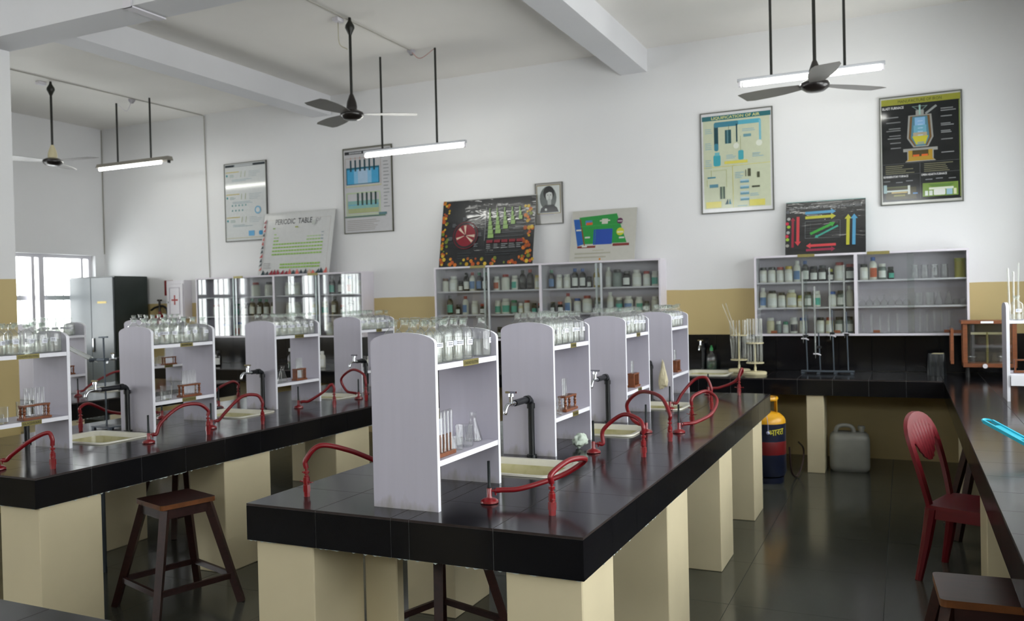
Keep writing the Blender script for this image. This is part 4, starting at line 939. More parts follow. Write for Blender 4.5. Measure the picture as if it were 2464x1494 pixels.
F.text('REVERBERATORY FURNACE', .03, .268, .020, 'd5d5d5', width=.22, bold=.0004); F.text('OPEN HEARTH FURNACE', .365, .268, .020, 'd5d5d5', width=.22, bold=.0004)
for zz, x_ in ((.23, .03), (.215, .14), (.225, .23), (.225, .40), (.23, .49), (.225, .60)): F.rect(x_, zz, x_ + .06, zz + .009, '75787a')
F.rect(.05, .055, .32, .17, '3f3b24'); F.rect(.03, .12, .06, .20, '8ea6a8'); F.rect(.06, .13, .25, .145, 'b9c4c0'); F.rect(.10, .115, .24, .128, 'b6a06a'); F.rect(.245, .10, .265, .185, 'c6cbc6'); F.rect(.29, .10, .33, .112, '4d7fb0'); F.rect(.06, .17, .245, .18, '5a5f3c'); F.rect(.12, .085, .22, .10, '7d7a3c')
F.rect(.375, .065, .68, .195, '6f8a3f'); F.poly([(.42, .18), (.65, .18), (.61, .155), (.46, .155)], '5b7a3a'); F.rect(.43, .13, .64, .15, 'cfd4c4'); F.rr(.47, .075, .57, .13, .01, 'd5d7d2'); F.rect(.395, .075, .42, .12, 'cdd3cc'); F.rect(.43, .075, .46, .12, 'cdd3cc'); F.rect(.58, .075, .63, .13, '93b4c6'); F.rect(.64, .075, .665, .13, 'cdcfa8')
hung('framed_chart', 'black framed chart of a blast furnace under a yellow title band', -.195, .53, 2.50, 3.56, F, '5d5f58')
# portrait
F = Flat(.12); PW, PH = .345, .48
F.rect(.006, .006, PW - .006, PH - .006, '9f9d99'); F.frame(.025, .125, PW - .03, PH - .03, .007, '8a7a4a'); F.rect(.03, .13, PW - .035, PH - .035, 'c6cbc8'); F.circ(.165, .30, .105, '5d6360', 20, .14); F.circ(.175, .36, .07, '1d1f1f', 18, .082)
F.poly([(.055, .135), (.075, .19), (.13, .225), (.175, .215), (.225, .225), (.275, .185), (.295, .135)], '1b1c1d'); F.circ(.178, .325, .042, 'c4c8c4', 18, .062); F.poly([(.155, .285), (.205, .285), (.20, .225), (.16, .225)], 'a9adaa'); F.poly([(.12, .40), (.235, .40), (.222, .36), (.18, .372), (.14, .355)], '1d1f1f')
F.rect(.153, .333, .170, .340, '3a3d3c'); F.rect(.187, .333, .204, .340, '3a3d3c'); F.poly([(.178, .33), (.186, .305), (.174, .305)], '8f9491'); F.rect(.166, .288, .192, .293, '6b6f6d'); F.circ(.135, .17, .014, 'c9cdc9'); F.lines(.07, .115, .2, 1, .01, .008, '8a8894', R1)
hung('framed_portrait', 'small framed black and white portrait of a person in dark coat', -3.895, -3.55, 2.53, 3.01, F, '66645c', .009, 'portrait', None)
# boards leaning on the cabinets
def leaning(name, label, x0, x1, z0, h, yb, flat, thick=.006, edge='b9bab8', cat='poster', rz=0.0, lean=None):
    a = math.atan2((YB - .036) - yb, h) if lean is None else lean
    t = thing(name, label, cat, (x0, yb, z0 + .001), rz, 'hand made boards leaning above the cabinets', rx=-a)
    obj('board', MB().box(0, 0, 0, x1 - x0, thick, h).mesh('board', pmat(edge, .5), smooth=False), t)
    obj('print', flat.mesh('print'), t, (0, -.0003, 0)); return t
def wrinkle(m, s):
    nt = m.node_tree; N = nt.nodes; L = nt.links; b = N['Principled BSDF']
    tc = N.new('ShaderNodeTexCoord'); mp = N.new('ShaderNodeMapping'); mp.inputs['Scale'].default_value = (1.1, 1, 4.5); mp.inputs['Rotation'].default_value = (0, .35, 0); L.new(tc.outputs['Object'], mp.inputs[0])
    nz = N.new('ShaderNodeTexNoise'); nz.inputs['Scale'].default_value = 1.6; nz.inputs['Detail'].default_value = 3; nz.inputs['Distortion'].default_value = 1.2; L.new(mp.outputs[0], nz.inputs['Vector'])
    bp = N.new('ShaderNodeBump'); bp.inputs['Strength'].default_value = s; bp.inputs['Distance'].default_value = .02; L.new(nz.outputs[0], bp.inputs['Height'])
    b.inputs['Coat Weight'].default_value = .7; b.inputs['Coat Roughness'].default_value = .05; L.new(bp.outputs[0], b.inputs['Coat Normal'])
# periodic table, a curling sheet
F = Flat(.25); TW, TH = 1.17, .83
F.rect(0, 0, TW, TH, 'cfd0d0'); F.frame(.07, .03, TW - .06, TH - .07, .003, 'b3a9a2')
F.text('PERIODIC', .20, TH - .135, .075, '36353d', width=.33, bold=.0016); F.text('TABLE', .58, TH - .135, .075, '36353d', width=.23, bold=.0016); F.text('OF', .87, TH - .125, .05, '8e8c92')
G = '9dc46a'
for rw in range(7):
    for c_ in range(18):
        if rw == 0 and c_ not in (0, 17): continue
        if rw in (1, 2) and 2 <= c_ <= 11: continue
        x_ = .20 + c_ * .046; z_ = .55 - rw * .047
        F.rect(x_, z_, x_ + .040, z_ + (.020 if rw > 1 else .012), G if (rw > 2 or c_ < 2) else 'a9c98a' if c_ < 17 else '9aa7ae'); 
for rw in range(2):
    for c_ in range(15): F.rect(.36 + c_ * .044, .125 - rw * .042, .398 + c_ * .044, .148 - rw * .042, G)
for i in range(12):
    F.poly([(.0 + R1.uniform(0, .02), .06 + i * .06), (.05, .05 + i * .06 + R1.uniform(0, .03)), (.03 + R1.uniform(0, .03), .115 + i * .06)], R1.choice(['c05a58', '8f2f3c', '4d5359', 'd8b7a0', 'd06e66']))
for i in range(17):
    F.poly([(.06 + i * .064, .0), (.125 + i * .064, .0), (.10 + i * .064 + R1.uniform(-.02, .02), .05 + R1.uniform(0, .03))], R1.choice(['c05a58', '8f2f3c', '4d5359', 'd8b7a0', 'd06e66', '2f4246']))
F.lines(.09, .16, .16, 4, .022, .006, '8b8b8b', R1); F.circ(.85, .69, .035, 'bfc3c0'); F.rect(.18, .63, .22, .645, '7fa050'); F.rect(.55, .635, .60, .65, 'a9b04c')
t = leaning('periodic_table_sheet', 'white periodic table sheet with green cells, curling off the wall', -7.885, -6.715, 2.0655, .86, 8.93, F, .004, 'c9cac9')
# ionisation poster, dark with leaf border
F = Flat(.30); TW, TH = 1.235, .82
F.rect(0, 0, TW, TH, '15181b'); wrinkle(pmat('15181b', .30), .5)
for i in range(120):
    e = i % 3; x_, z_ = ((R1.uniform(.0, .10), R1.uniform(.0, TH)) if e == 0 else (R1.uniform(TW - .14, TW - .02), R1.uniform(0, TH - .08)) if e == 1 else (R1.uniform(0, TW), R1.uniform(0, .10)))
    F.circ(x_ + .015 if x_ < .02 else x_, z_ + .02 if z_ < .02 else z_, R1.uniform(.012, .028), R1.choice(['c26a24', 'b58f24', 'c9a93a', '9d4a1d', '6d7a2c', 'b2542a']), 6)
F.circ(.34, .38, .17, '5a1420', 28); F.circ(.34, .38, .157, '15181b', 28); F.circ(.34, .38, .135, '7d1626', 28)
for a in (95, 135, 200, 355, 320): F.poly([(.34, .38), (.34 + .125 * cos(radians(a - 8)), .38 + .125 * sin(radians(a - 8))), (.34 + .125 * cos(radians(a + 8)), .38 + .125 * sin(radians(a + 8)))], 'c9b9a4')
F.poly([(.34, .38)] + [(.34 + .132 * cos(radians(a)), .38 + .132 * sin(radians(a))) for a in range(205, 325, 15)], '7d1626'); F.circ(.34, .38, .012, '1d1517')
for i in range(8): F.line(.60, .34 + i * .046, 1.10, .345 + i * .047, .005, '5c6064')
F.line(.60, .30, .60, .71, .006, '8a8d90')
for i in range(5):
    x_ = .64 + i * .098; b0 = .33 + i * .052; k_ = 7 - i
    for q in range(k_):
        w_ = .075 * (k_ - q) / k_ * (1 - i * .09); F.rect(x_, b0 + q * (.70 - b0) / k_, x_ + w_, b0 + (q + .92) * (.70 - b0) / k_, '87a861')
    F.rect(x_ - .01, .27, x_ + .07, .305, '7a1c2a'); F.lines(x_ - .01, .255, .085, 3, .022, .007, '9a9c9e', R1)
for i in range(5):
    a = radians((95, 140, 0, 320, 190)[i]); F.lines(.34 + .20 * cos(a) - .03, .38 + .20 * sin(a) + .02, .06, 3, .016, .006, '777b80', R1)
F.lines(.62, .16, .45, 2, .03, .006, '3d4246', R1); F.lines(.25, .16, .25, 3, .03, .006, '3d4246', R1)
leaning('leaf_bordered_poster', 'large dark glossy poster with red wheel and orange leaf border', -5.10, -3.865, 2.0705, .83, 8.945, F)
# model laboratory drawing
F = Flat(.18); TW, TH = .76, .60
F.rect(0, 0, TW, TH, 'bdbcb4'); F.poly([(.09, .52), (.53, .545), (.66, .20), (.10, .20)], '2f8f45'); F.poly([(.02, .50), (.09, .50), (.155, .20), (.085, .18)], '2c5ea8'); F.line(.10, .50, .17, .18, .012, '7d3a34'); F.rect(.085, .155, .30, .18, '7d3a34'); F.rect(.50, .165, .69, .195, '7d3a34'); F.rect(.27, .19, .49, .37, '2d4fa6')
F.rect(.165, .43, .245, .48, '4d7fb0'); F.rect(.175, .425, .25, .455, 'c9602f'); F.rect(.36, .43, .43, .49, 'c8c8bc'); F.rect(.335, .46, .455, .475, 'c8c8bc'); F.circ(.57, .455, .035, '5a3350'); F.rect(.545, .445, .60, .46, 'b8a9b0'); F.circ(.58, .33, .045, 'c2c33a'); F.rect(.545, .315, .615, .335, 'd9d6b2')
for x_, z_ in ((.17, .27), (.57, .25), (.14, .165), (.06, .36)): F.rect(x_, z_, x_ + .06, z_ + .018, 'c9cdc6')
F.line(.10, .41, .60, .42, .006, '3aa052'); F.line(.29, .40, .29, .20, .004, '3aa052'); F.rect(.27, .12, .40, .128, 'a9a68f'); F.lines(.06, .10, .55, 2, .045, .018, 'a7a597', R1); F.circ(.36, .02, .012, 'c9802f')
leaning('laboratory_plan_board', 'white sheet with green and blue laboratory plan on middle cabinet', -3.42, -2.66, 2.0705, .60, 8.96, F)
# periodic trends board
F = Flat(.30); TW, TH = .755, .56; K = '16181a'
F.rect(0, 0, TW, TH, K); wrinkle(pmat(K, .30), .6)
F.text('The Periodic Trends of Elements in Periodic table', .03, TH - .075, .032, '7d8084', width=.69)
F.arrow(.19, .44, .48, .445, .028, '4f93b8'); F.arrow(.19, .39, .48, .395, .028, 'b3b23a'); F.arrow(.07, .08, .07, .40, .022, '8f2438'); F.arrow(.12, .405, .12, .095, .028, 'bf3f45')
F.frame(.19, .17, .52, .35, .003, '6f7276')
for i in range(4): F.line(.19, .20 + i * .025, .52, .20 + i * .025, .002, '55585c')
F.line(.24, .17, .24, .33, .002, '55585c'); F.arrow(.24, .215, .47, .325, .026, '3d9a3f'); F.arrow(.50, .29, .28, .175, .018, '3f9a88'); F.arrow(.59, .085, .595, .405, .030, 'b3b23a'); F.arrow(.645, .085, .65, .405, .030, '4f93b8')
F.arrow(.48, .095, .20, .09, .026, 'c4434a'); F.arrow(.20, .045, .475, .05, .024, '8f2f48')
for x_, z_, c_ in ((.02, .46, '5f6268'), (.03, .385, 'a6a9a6'), (.015, .335, 'c22f4a'), (.03, .30, '93b53a'), (.025, .24, '9a9c9a'), (.015, .20, 'c22f4a'), (.02, .165, '93b53a'), (.02, .10, '9a9890')): F.circ(x_, z_, .017, c_)
leaning('periodic_trends_board', 'black board with coloured arrows leaning on the right cabinet', -1.085, -.33, 2.0455, .565, 8.955, F, edge='4f8f8c')

# ------------------------------------------------------------------ ceiling fans and tube lights
def fan(label, x, y, zm, rz, cov=None):
    t = thing('ceiling_fan', label, 'fan', (x, y, ZC), rz, 'ceiling fans'); h = zm - ZC
    obj('canopy', MB().lathe([(0, 0), (.012, 0), (.016, -.03), (.042, -.075), (.045, -.10), (.030, -.13), (.015, -.165), (0, -.165)], 16).mesh('canopy', RODM), t)
    obj('down_rod', MB().cyl((0, 0, -.10), (0, 0, h + .10), .0135, n=10).mesh('down_rod', RODM), t)
    obj('motor_cover', MB().lathe([(.014, h + .20), (.022, h + .185), (.045, h + .12), (.052, h + .075), (.050, h + .04)], 16).mesh('motor_cover', cov or FANM), t)
    obj('motor', MB().lathe([(0, h + .045), (.07, h + .04), (.108, h + .02), (.112, h), (.105, h - .02), (.07, h - .045), (.03, h - .052), (0, h - .052)], 20).mesh('motor', FANM), t)
    for i in range(3):
        a = i * 2 * pi / 3; b = MB(); V = []; n = 8
        for q in range(n + 1):
            r = .11 + (.62 - .11) * q / n; wd = .055 + .05 * sin(min(1, q / 5) * pi / 2) - (.02 if q == n else 0); tw = .22
            for s_ in (-1, 1):
                u, v = r, s_ * wd; z_ = h + .008 + s_ * tw * wd * .5
                V += [(u * cos(a) - v * sin(a), u * sin(a) + v * cos(a), z_), (u * cos(a) - v * sin(a), u * sin(a) + v * cos(a), z_ - .003)]
        Fc = []
        for q in range(n):
            o = q * 4; Fc += [(o, o + 4, o + 6, o + 2), (o + 1, o + 3, o + 7, o + 5), (o, o + 1, o + 5, o + 4), (o + 2, o + 6, o + 7, o + 3)]
        Fc += [(0, 2, 3, 1), (n * 4, n * 4 + 1, n * 4 + 3, n * 4 + 2)]
        b.add(V, Fc); bl = obj('blade', b.mesh('blade', FANL), t)
    return t
fan('dark ceiling fan beside the centre tube light', -4.765, 6.76, 3.465, .55)
fan('dark ceiling fan hanging at the far left near the window', -9.20, 6.93, 3.435, .1, CREAMW)
fan('dark ceiling fan in front of the right tube light', -.615, 7.15, 3.305, .75)
def tube_light(label, x0, x1, y, z, rods, bm=BATTENW, tilt=0.0, tube=(.02, .02), reflector=False, split=False):
    t = thing('tube_light', label, 'lamp', ((x0 + x1) / 2, y, z), 0, 'hanging fluorescent tube lights'); L_ = (x1 - x0) / 2
    b = MB()
    if reflector: b.prism([(-.055, .0), (.055, .0), (.035, .05), (-.035, .05)], 'x', -L_, L_)
    else: b.bbox(-L_, -.022, .012, L_, .022, .040, .003)
    obj('batten', b.mesh('batten', bm, smooth=False), t)
    for e in (-1, 1):
        obj('lamp_holder', MB().bbox(e * (L_ - .02) - .012, -.018, -.035, e * (L_ - .02) + .012, .018, .014, .003).mesh('lamp_holder', WHITEP if not reflector else BLKPL, smooth=False), t)
    zz = -.018
    a0, a1 = -L_ + tube[0], L_ - tube[1]
    obj('tube', MB().lathe([(0, a0)] + [(.019 * sin(pi / 2 * q / 3), a0 + .012 * (1 - cos(pi / 2 * q / 3))) for q in (1, 2, 3)] + [(.019 * sin(pi / 2 * q / 3), a1 - .012 * (1 - cos(pi / 2 * q / 3))) for q in (3, 2, 1)] + [(0, a1)], 10).mesh('tube', TUBE), t, (0, -.012, zz), rx=0).rotation_euler = (0, pi / 2, 0)
    for rx_ in rods:
        r = rx_ - (x0 + x1) / 2
        obj('hanging_rod', MB().cyl((r, 0, .038), (r, 0, ZC - z - .015), .012, n=8).mesh('hanging_rod', RODM), t)
        obj('ceiling_rose', MB().lathe([(0, ZC - z), (.045, ZC - z), (.040, ZC - z - .018), (.016, ZC - z - .05), (0, ZC - z - .05)], 12).mesh('ceiling_rose', WHITEP), t)
    return t
tube_light('glowing tube light hanging in front of the electrolysis chart', -5.45, -4.165, 7.95, 3.32, (-5.21, -4.515), BATTENW)
tube_light('glowing tube light with dull metal batten at the far left', -9.76, -8.47, 8.03, 3.545, (-9.40, -8.80), BATTEN, reflector=True, tube=(.02, .14))
tube_light('glowing tube light behind the right ceiling fan', -1.36, -.115, 8.0, 3.60, (-1.06, -.44), BATTENW, tube=(.05, .03))
# surface wiring
def wire(label, pts, r=.008, m=None): one('conduit', MB().tube(pts, r, 6).mesh('conduit', m or WHITEP), label, 'conduit', (0, 0, 0), 'surface wiring conduits')
wire('thin grey conduit crossing the ceiling to the centre fan and tube light', [(-4.80, 4.76, ZC - .009), (-4.80, 7.98, ZC - .009)], .006, WIREM)
wire('thin grey conduit crossing the far left ceiling and running down the wall', [(-9.12, 4.76, ZC - .009), (-9.0, 9.13, ZC - .009), (-8.97, YB - .01, ZC - .02), (-8.94, YB - .01, 2.07)], .006, WIREM)
wire('thin vertical conduit in the far left room corner', [(XL + .01, YB - .01, ZC - .01), (XL + .01, YB - .01, 2.5)], .006, WIREM)
JB = MB().bbox(-.035, -.05, -.035, .035, .05, 0, .004).mesh('junction_box', WHITEP, smooth=False)
one('junction_box', JB, 'white junction box on the ceiling beside the centre fan', 'junction box', (-4.87, 6.72, ZC - .0005), 'ceiling junction boxes')
one('junction_box', JB, 'white junction box on the ceiling beside the far left fan', 'junction box', (-9.30, 6.88, ZC - .0005), 'ceiling junction boxes')
def hang_wire(label, a, b_, c, m): one('hanging_wire', MB().tube(smooth([a, b_, c], 6), .0045, 6).mesh('hanging_wire', m), label, 'wire', (0, 0, 0), 'loose wires below the ceiling')
hang_wire('pink loose wire looping below the ceiling by the centre tube light', (-4.80, 7.93, ZC - .02), (-4.70, 7.95, ZC - .10), (-4.53, 7.96, ZC - .02), pmat('c79a93', .5))
hang_wire('white loose wire looping below the ceiling at the far left', (-9.08, 8.0, ZC - .02), (-9.2, 8.02, ZC - .14), (-9.36, 8.03, ZC - .04), WHITEP)
hang_wire('cream loose wire dangling beside the centre fan rod', (-4.87, 6.72, ZC - .04), (-4.86, 6.72, ZC - .24), (-4.79, 6.75, ZC - .30), pmat('b8b39a', .5))

# ------------------------------------------------------------------ stools and chair
def stool(label, x, y, rz, h=.60, s_=.315, foot=.245):
    t = thing('wooden_stool', label, 'stool', (x, y, 0), rz, 'dark wooden laboratory stools'); a = s_ / 2
    b = MB().prism(rrect(-a, -a, a, a, .02, 3), 'z', h - .026, h, 0, 1)
    obj('seat', b.mesh('seat', [DWOOD, DWOODE], smooth=False), t)
    top = a - .035
    for sx in (-1, 1):
        for sy in (-1, 1):
            obj('leg', MB().beam((sx * foot, sy * foot, 0), (sx * top, sy * top, h - .027), .036, .036, w2=.042, h2=.042).mesh('leg', DWOOD, smooth=False), t)
    def at(z): return foot + (top - foot) * z / h
    for e in range(4):
        for z, hh, nm in ((h - .055, .05, 'apron'), (.15, .030, 'stretcher')):
            q = at(z); p0, p1 = ((-q, -q), (q, -q), (q, q), (-q, q))[e], ((-q, -q), (q, -q), (q, q), (-q, q))[(e + 1) % 4]
            obj(nm, MB().beam((*p0, z), (*p1, z), .018, hh).mesh(nm, DWOOD, smooth=False), t)
    return t
stool('dark wooden stool standing in front of the left bench', -3.72, 3.50, radians(-17))
stool('dark wooden stool mostly hidden behind the left bench pillars', -4.98, 4.74, radians(-8))
stool('dark wooden stool hidden under the near bench, only its legs showing', -2.0, 3.45, radians(-17))
stool('brown topped stool cut off at the bottom right corner', .245, 3.40, radians(3), h=.60)
stool('wooden stool under the right counter behind the red chair', .52, 6.55, radians(5))

def plastic_chair(label, x, y, rz):
    """moulded armless chair facing +x: seat, four legs, back of two side bands and a ribbed fan at the top"""
    t = thing('plastic_chair', label, 'chair', (x, y, 0), rz); P = REDPL; SH = .435
    hw = .20
    seat = MB(); n = 8
    top, bot = [], []
    for i in range(n + 1):
        u = i / n
        for j in range(n + 1):
            v = j / n * 2 - 1
            ww = hw + .015 * sin(u * pi); dip = -.018 * (1 - v * v) * sin(u * pi); seat.V.append((.02 + u * .40, v * ww, SH + dip)); 
    k = n + 1
    for i in range(n):
        for j in range(n): seat.F.append([i * k + j, (i + 1) * k + j, (i + 1) * k + j + 1, i * k + j + 1]); seat.M.append(0)
    o = len(seat.V); seat.V += [(q[0], q[1], SH - .024) for q in seat.V[:o]]
    for i in range(n):
        for j in range(n): seat.F.append([o + i * k + j, o + i * k + j + 1, o + (i + 1) * k + j + 1, o + (i + 1) * k + j]); seat.M.append(0)
    bd = [j for j in range(k)] + [i * k + n for i in range(1, k)] + [n * k + j for j in range(n - 1, -1, -1)] + [i * k for i in range(n - 1, 0, -1)]
    for a, c in zip(bd, bd[1:] + bd[:1]): seat.F.append([a, c, o + c, o + a]); seat.M.append(0)
    obj('seat', seat.mesh('seat', P), t)
    obj('seat_skirt', MB().box(.03, -hw - .005, SH - .075, .41, -hw + .008, SH - .01).box(.03, hw - .008, SH - .075, .41, hw + .005, SH - .01).box(.395, -hw, SH - .07, .41, hw, SH - .01).box(.02, -hw, SH - .07, .032, hw, SH - .01).mesh('seat_skirt', P, smooth=False), t)
    for sx, x_, xf in ((0, .045, -.02), (1, .385, .42)):
        for sy in (-1, 1):
            obj('leg', MB().tube([(x_, sy * (hw - .012), SH - .02), (x_ * .6 + xf * .4, sy * (hw + .005), SH * .5), (xf, sy * (hw + .02), 0)], [.036, .030, .021], 8).mesh('leg', P), t)
    def bx(z): return .03 - (z - SH) * .19 - .05 * ((z - SH) / .52) ** 2
    def hwz(z):
        u = (z - SH) / .52; return .175 + .028 * sin(u * pi * .8)
    # one continuous band: up one side, over the arched top and down the other
    path = []
    for i in range(9): z = SH - .02 + i * .045; path.append((-hwz(z), z))
    w0 = hwz(SH + .34)
    for i in range(1, 12): a = pi * i / 12; path.append((-w0 * cos(a), SH + .34 + .135 * sin(a) ** .8))
    for i in range(8, -1, -1): z = SH - .02 + i * .045; path.append((hwz(z), z))
    fr = MB(); sec = []; n = len(path)
    for i, (s_, z) in enumerate(path):
        p0, p1 = path[max(0, i - 1)], path[min(n - 1, i + 1)]; tx, tz = p1[0] - p0[0], p1[1] - p0[1]; L_ = math.hypot(tx, tz); nx_, nz_ = -tz / L_, tx / L_
        wd = .027
        for k_, th in ((-1, -.012), (0, -.016), (1, -.012), (1, .010), (-1, .010)):
            zz = z + nz_ * k_ * wd; fr.V.append((bx(zz) + th, s_ + nx_ * k_ * wd, zz))
    for i in range(n - 1):
        for j in range(5): fr.F.append([i * 5 + j, i * 5 + (j + 1) % 5, (i + 1) * 5 + (j + 1) % 5, (i + 1) * 5 + j]); fr.M.append(0)
    fr.F += [[0, 1, 2, 3, 4], [(n - 1) * 5 + j for j in range(5)]]; fr.M += [0, 0]
    obj('back_frame', fr.mesh('back_frame', P), t)
    # fluted fan filling the top of the back
    fan_ = MB(); m, rws = 48, 6
    for i in range(m + 1):
        v = i / m * 2 - 1; ztop = SH + .34 + .118 * max(0, 1 - v * v) ** .4; zbot = SH + .225 + .11 * v * v
        for j in range(rws):
            z = zbot + (ztop - zbot) * j / (rws - 1); fan_.V.append((bx(z) + .001 - .005 * (.5 + .5 * cos(i * pi / 3)) * (1 - j / (rws - 1) * .5), v * (w0 - .012) * (.80 + .20 * j / (rws - 1)), z))
    o = len(fan_.V); fan_.V += [(q[0] + .010, q[1], q[2]) for q in fan_.V[:o]]
    for i in range(m):
        for j in range(rws - 1):
            a, b_, c, d = i * rws + j, (i + 1) * rws + j, (i + 1) * rws + j + 1, i * rws + j + 1
            fan_.F += [[a, d, c, b_], [o + a, o + b_, o + c, o + d]]; fan_.M += [0, 0]
        fan_.F += [[i * rws, i * rws + rws, o + i * rws + rws, o + i * rws]]; fan_.M += [0]
    obj('back_top_panel', fan_.mesh('back_top_panel', P), t)
    return t
plastic_chair('red moulded plastic chair pushed up to the right counter', .145, 5.57, radians(-20))

# ------------------------------------------------------------------ under the back counter
def gas_cylinder(x, y):
    t = thing('gas_cylinder', 'yellow topped blue and red gas cylinder beside the far pillar', 'gas cylinder', (x, y, 0), 0)
    Y = mat('cylinder_yellow', 'd39a16', .35, var=.08); B_ = mat('cylinder_navy', '141a2e', .35, var=.2); R_ = mat('cylinder_red', '6a1416', .4, var=.12)
    r = .158
    obj('foot_ring', MB().lathe([(.125, 0), (.135, 0), (.135, .05), (.125, .05), (.125, 0)], 24).mesh('foot_ring', B_), t)
    body = MB().lathe([(0, .045), (.10, .045), (.145, .065), (r, .10), (r, .255)], 28, m=0).lathe([(r, .255), (r + .001, .26), (r + .001, .365), (r, .37)], 28, m=1).lathe([(r, .37), (r, .525)], 28, m=0).lathe([(r, .525), (r - .002, .55), (.143, .575), (.11, .605), (.06, .622), (0, .626)], 28, m=2)
    obj('cylinder_body', body.mesh('cylinder_body', [B_, R_, Y]), t)
    ring = MB()
    ring.lathe([(.090, .72), (.098, .735), (.094, .752), (.084, .752), (.080, .735), (.090, .72)], 24)
    for a in (-100, 20, 140): ring.lathe([(.083, .59), (.087, .59), (.087, .735), (.083, .735)], 6, a0=radians(a - 32), a1=radians(a + 32))
    obj('valve_guard', ring.mesh('valve_guard', Y), t)
    obj('valve', MB().cyl((0, 0, .62), (0, 0, .69), .018, n=10).mesh('valve', BRASS), t)
    tl = MB().tube([(.02, -.155, .60), (.03, -.162, .52), (.03, -.163, .46)], .0022, 5).lathe([(0, -.016), (.012, -.010), (.016, 0), (.012, .010), (0, .016)], 10, (.03, -.172, .455))
    obj('seal_tag', tl.mesh('seal_tag', pmat('a9abc9', .4)), t)
    vs_, fs, tw = text_poly('\u092d\u093e\u0930\u0924', .055, .001)
    b = MB(); R2 = r + .0012; a0 = radians(-78)
    b.add([(R2 * cos(a0 + u / R2), R2 * sin(a0 + u / R2), .425 + v + u * .10) for u, v in vs_], fs)
    obj('lettering', b.mesh('lettering', pmat('b5ac2c', .5), smooth=False, fix=False), t)
    return t
gas_cylinder(-1.12, 7.76)
one('gas_hose', MB().tube(smooth([(-.945, 7.84, .30), (-.935, 7.86, .10), (-.92, 7.92, .03), (-.90, 8.02, .012), (-.87, 8.16, .10), (-.88, 8.35, .20), (-.95, 8.6, .22)], 6), .008, 8).mesh('gas_hose', mat('brown_hose', '2c1a16', .5)), 'thin dark hose curling on the floor beside the gas cylinder', 'hose', (0, 0, 0))
def jerrycan(x, y, rz):
    t = thing('jerry_can', 'grey white plastic jerry can on the floor beside the pillar', 'jerry can', (x, y, 0), rz); b = MB()
    S = [(.0, .86, .05), (.02, .97, .06), (.05, 1, .06), (.29, 1, .06), (.325, .96, .06), (.345, .85, .06), (.355, .70, .05)]
    n = 20
    for z, k, r in S: b.V += [(u, v, z) for u, v in rrect(-.175 * k, -.125 * k, .175 * k, .125 * k, r * k)]
    for i in range(len(S) - 1):
        for j in range(n): b.F.append([i * n + j, i * n + (j + 1) % n, (i + 1) * n + (j + 1) % n, (i + 1) * n + j]); b.M.append(0)
    b.F += [list(range(n))[::-1], list(range((len(S) - 1) * n, len(S) * n))]; b.M += [0, 0]
    obj('can_body', b.mesh('can_body', CANPL), t)
    obj('handle', MB().tube(smooth([(-.125, 0, .335), (-.105, 0, .395), (-.06, 0, .415), (.0, 0, .412), (.03, 0, .39), (.04, 0, .345)], 4), .019, 8).mesh('handle', CANPL), t)
    obj('cap', MB().lathe([(.024, .345), (.024, .385), (.032, .387), (.032, .412), (0, .414)], 14, (.105, 0, 0)).mesh('cap', CANPL), t)
jerrycan(-.485, 8.50, radians(4))

# ------------------------------------------------------------------ on the back counter
def pipette_stand(label, x, y, h, d0, d1, r, who, n, plen, splay=0.0, seed=1):
    t = thing('pipette_stand', label, 'stand', (x, y, CZ), 0, 'round pipette stands')
    obj('base', MB().lathe([(0, 0), (r * 1.25, 0), (r * 1.3, .008), (r * 1.3, .022), (r * 1.18, .030), (.03, .034), (0, .034)], 24).mesh('base', CREAMW), t)
    obj('column', MB().lathe([(.016, .032), (.010, .045), (.013, .06), (.008, .08), (.008, h), (0, h)], 10).mesh('column', CREAMW), t)
    for z in (d0, d1): obj('disc', MB().lathe([(0, z - .005), (r, z - .005), (r, z + .005), (0, z + .005)], 24).mesh('disc', CREAMW), t)
    rr = random.Random(seed); G = glass_mat('pipette_glass', tint=(.93, .94, .91), edge=(.75, .78, .74), refl=1.6, milk=.22)
    me = MB().lathe([(.0025, 0), (.0050, .03), (.0050, plen * .42), (.0085, plen * .46), (.0085, plen * .58), (.0050, plen * .62), (.0050, plen), (0, plen)], 7).mesh('pipette', G)
    for i in range(n):
        a = 2 * pi * i / n; q = r * .82
        o = one('pipette', me, 'clear glass pipette, %s of the ring in the %s stand' % (ORD[i], who), 'pipette', (x + q * cos(a), y + q * sin(a), CZ + d0 + .0055), 'glass pipettes in the round stands')
        if splay: o.rotation_euler = (rr.uniform(-splay, splay) - .15 * sin(a) * splay * 8, rr.uniform(-splay, splay) + .10 * cos(a) * splay * 8, 0)
pipette_stand('cream pipette stand standing farther back by the wall', -1.545, 8.86, .40, .125, .375, .085, 'farther cream pipette', 11, .40, .03, 4)
pipette_stand('cream pipette stand standing nearer the counter edge', -1.345, 8.60, .30, .115, .31, .085, 'nearer cream pipette', 13, .43, .0, 5)
for k_, (dx, dz) in enumerate(((-.10, .37), (-.055, .40))):
    o = one('glass_rod', MB().cyl((0, 0, 0), (0, 0, .34), .0045, n=7).mesh('glass_rod', MATS['pipette_glass']), 'slanting glass rod, %s from left, leaning out of the farther pipette stand' % ORD[k_], 'rod', (-1.58 + k_ * .02, 8.83, CZ + .382), 'slanting glass rods'); o.rotation_euler = (0, -.36 + k_ * .05, 0)
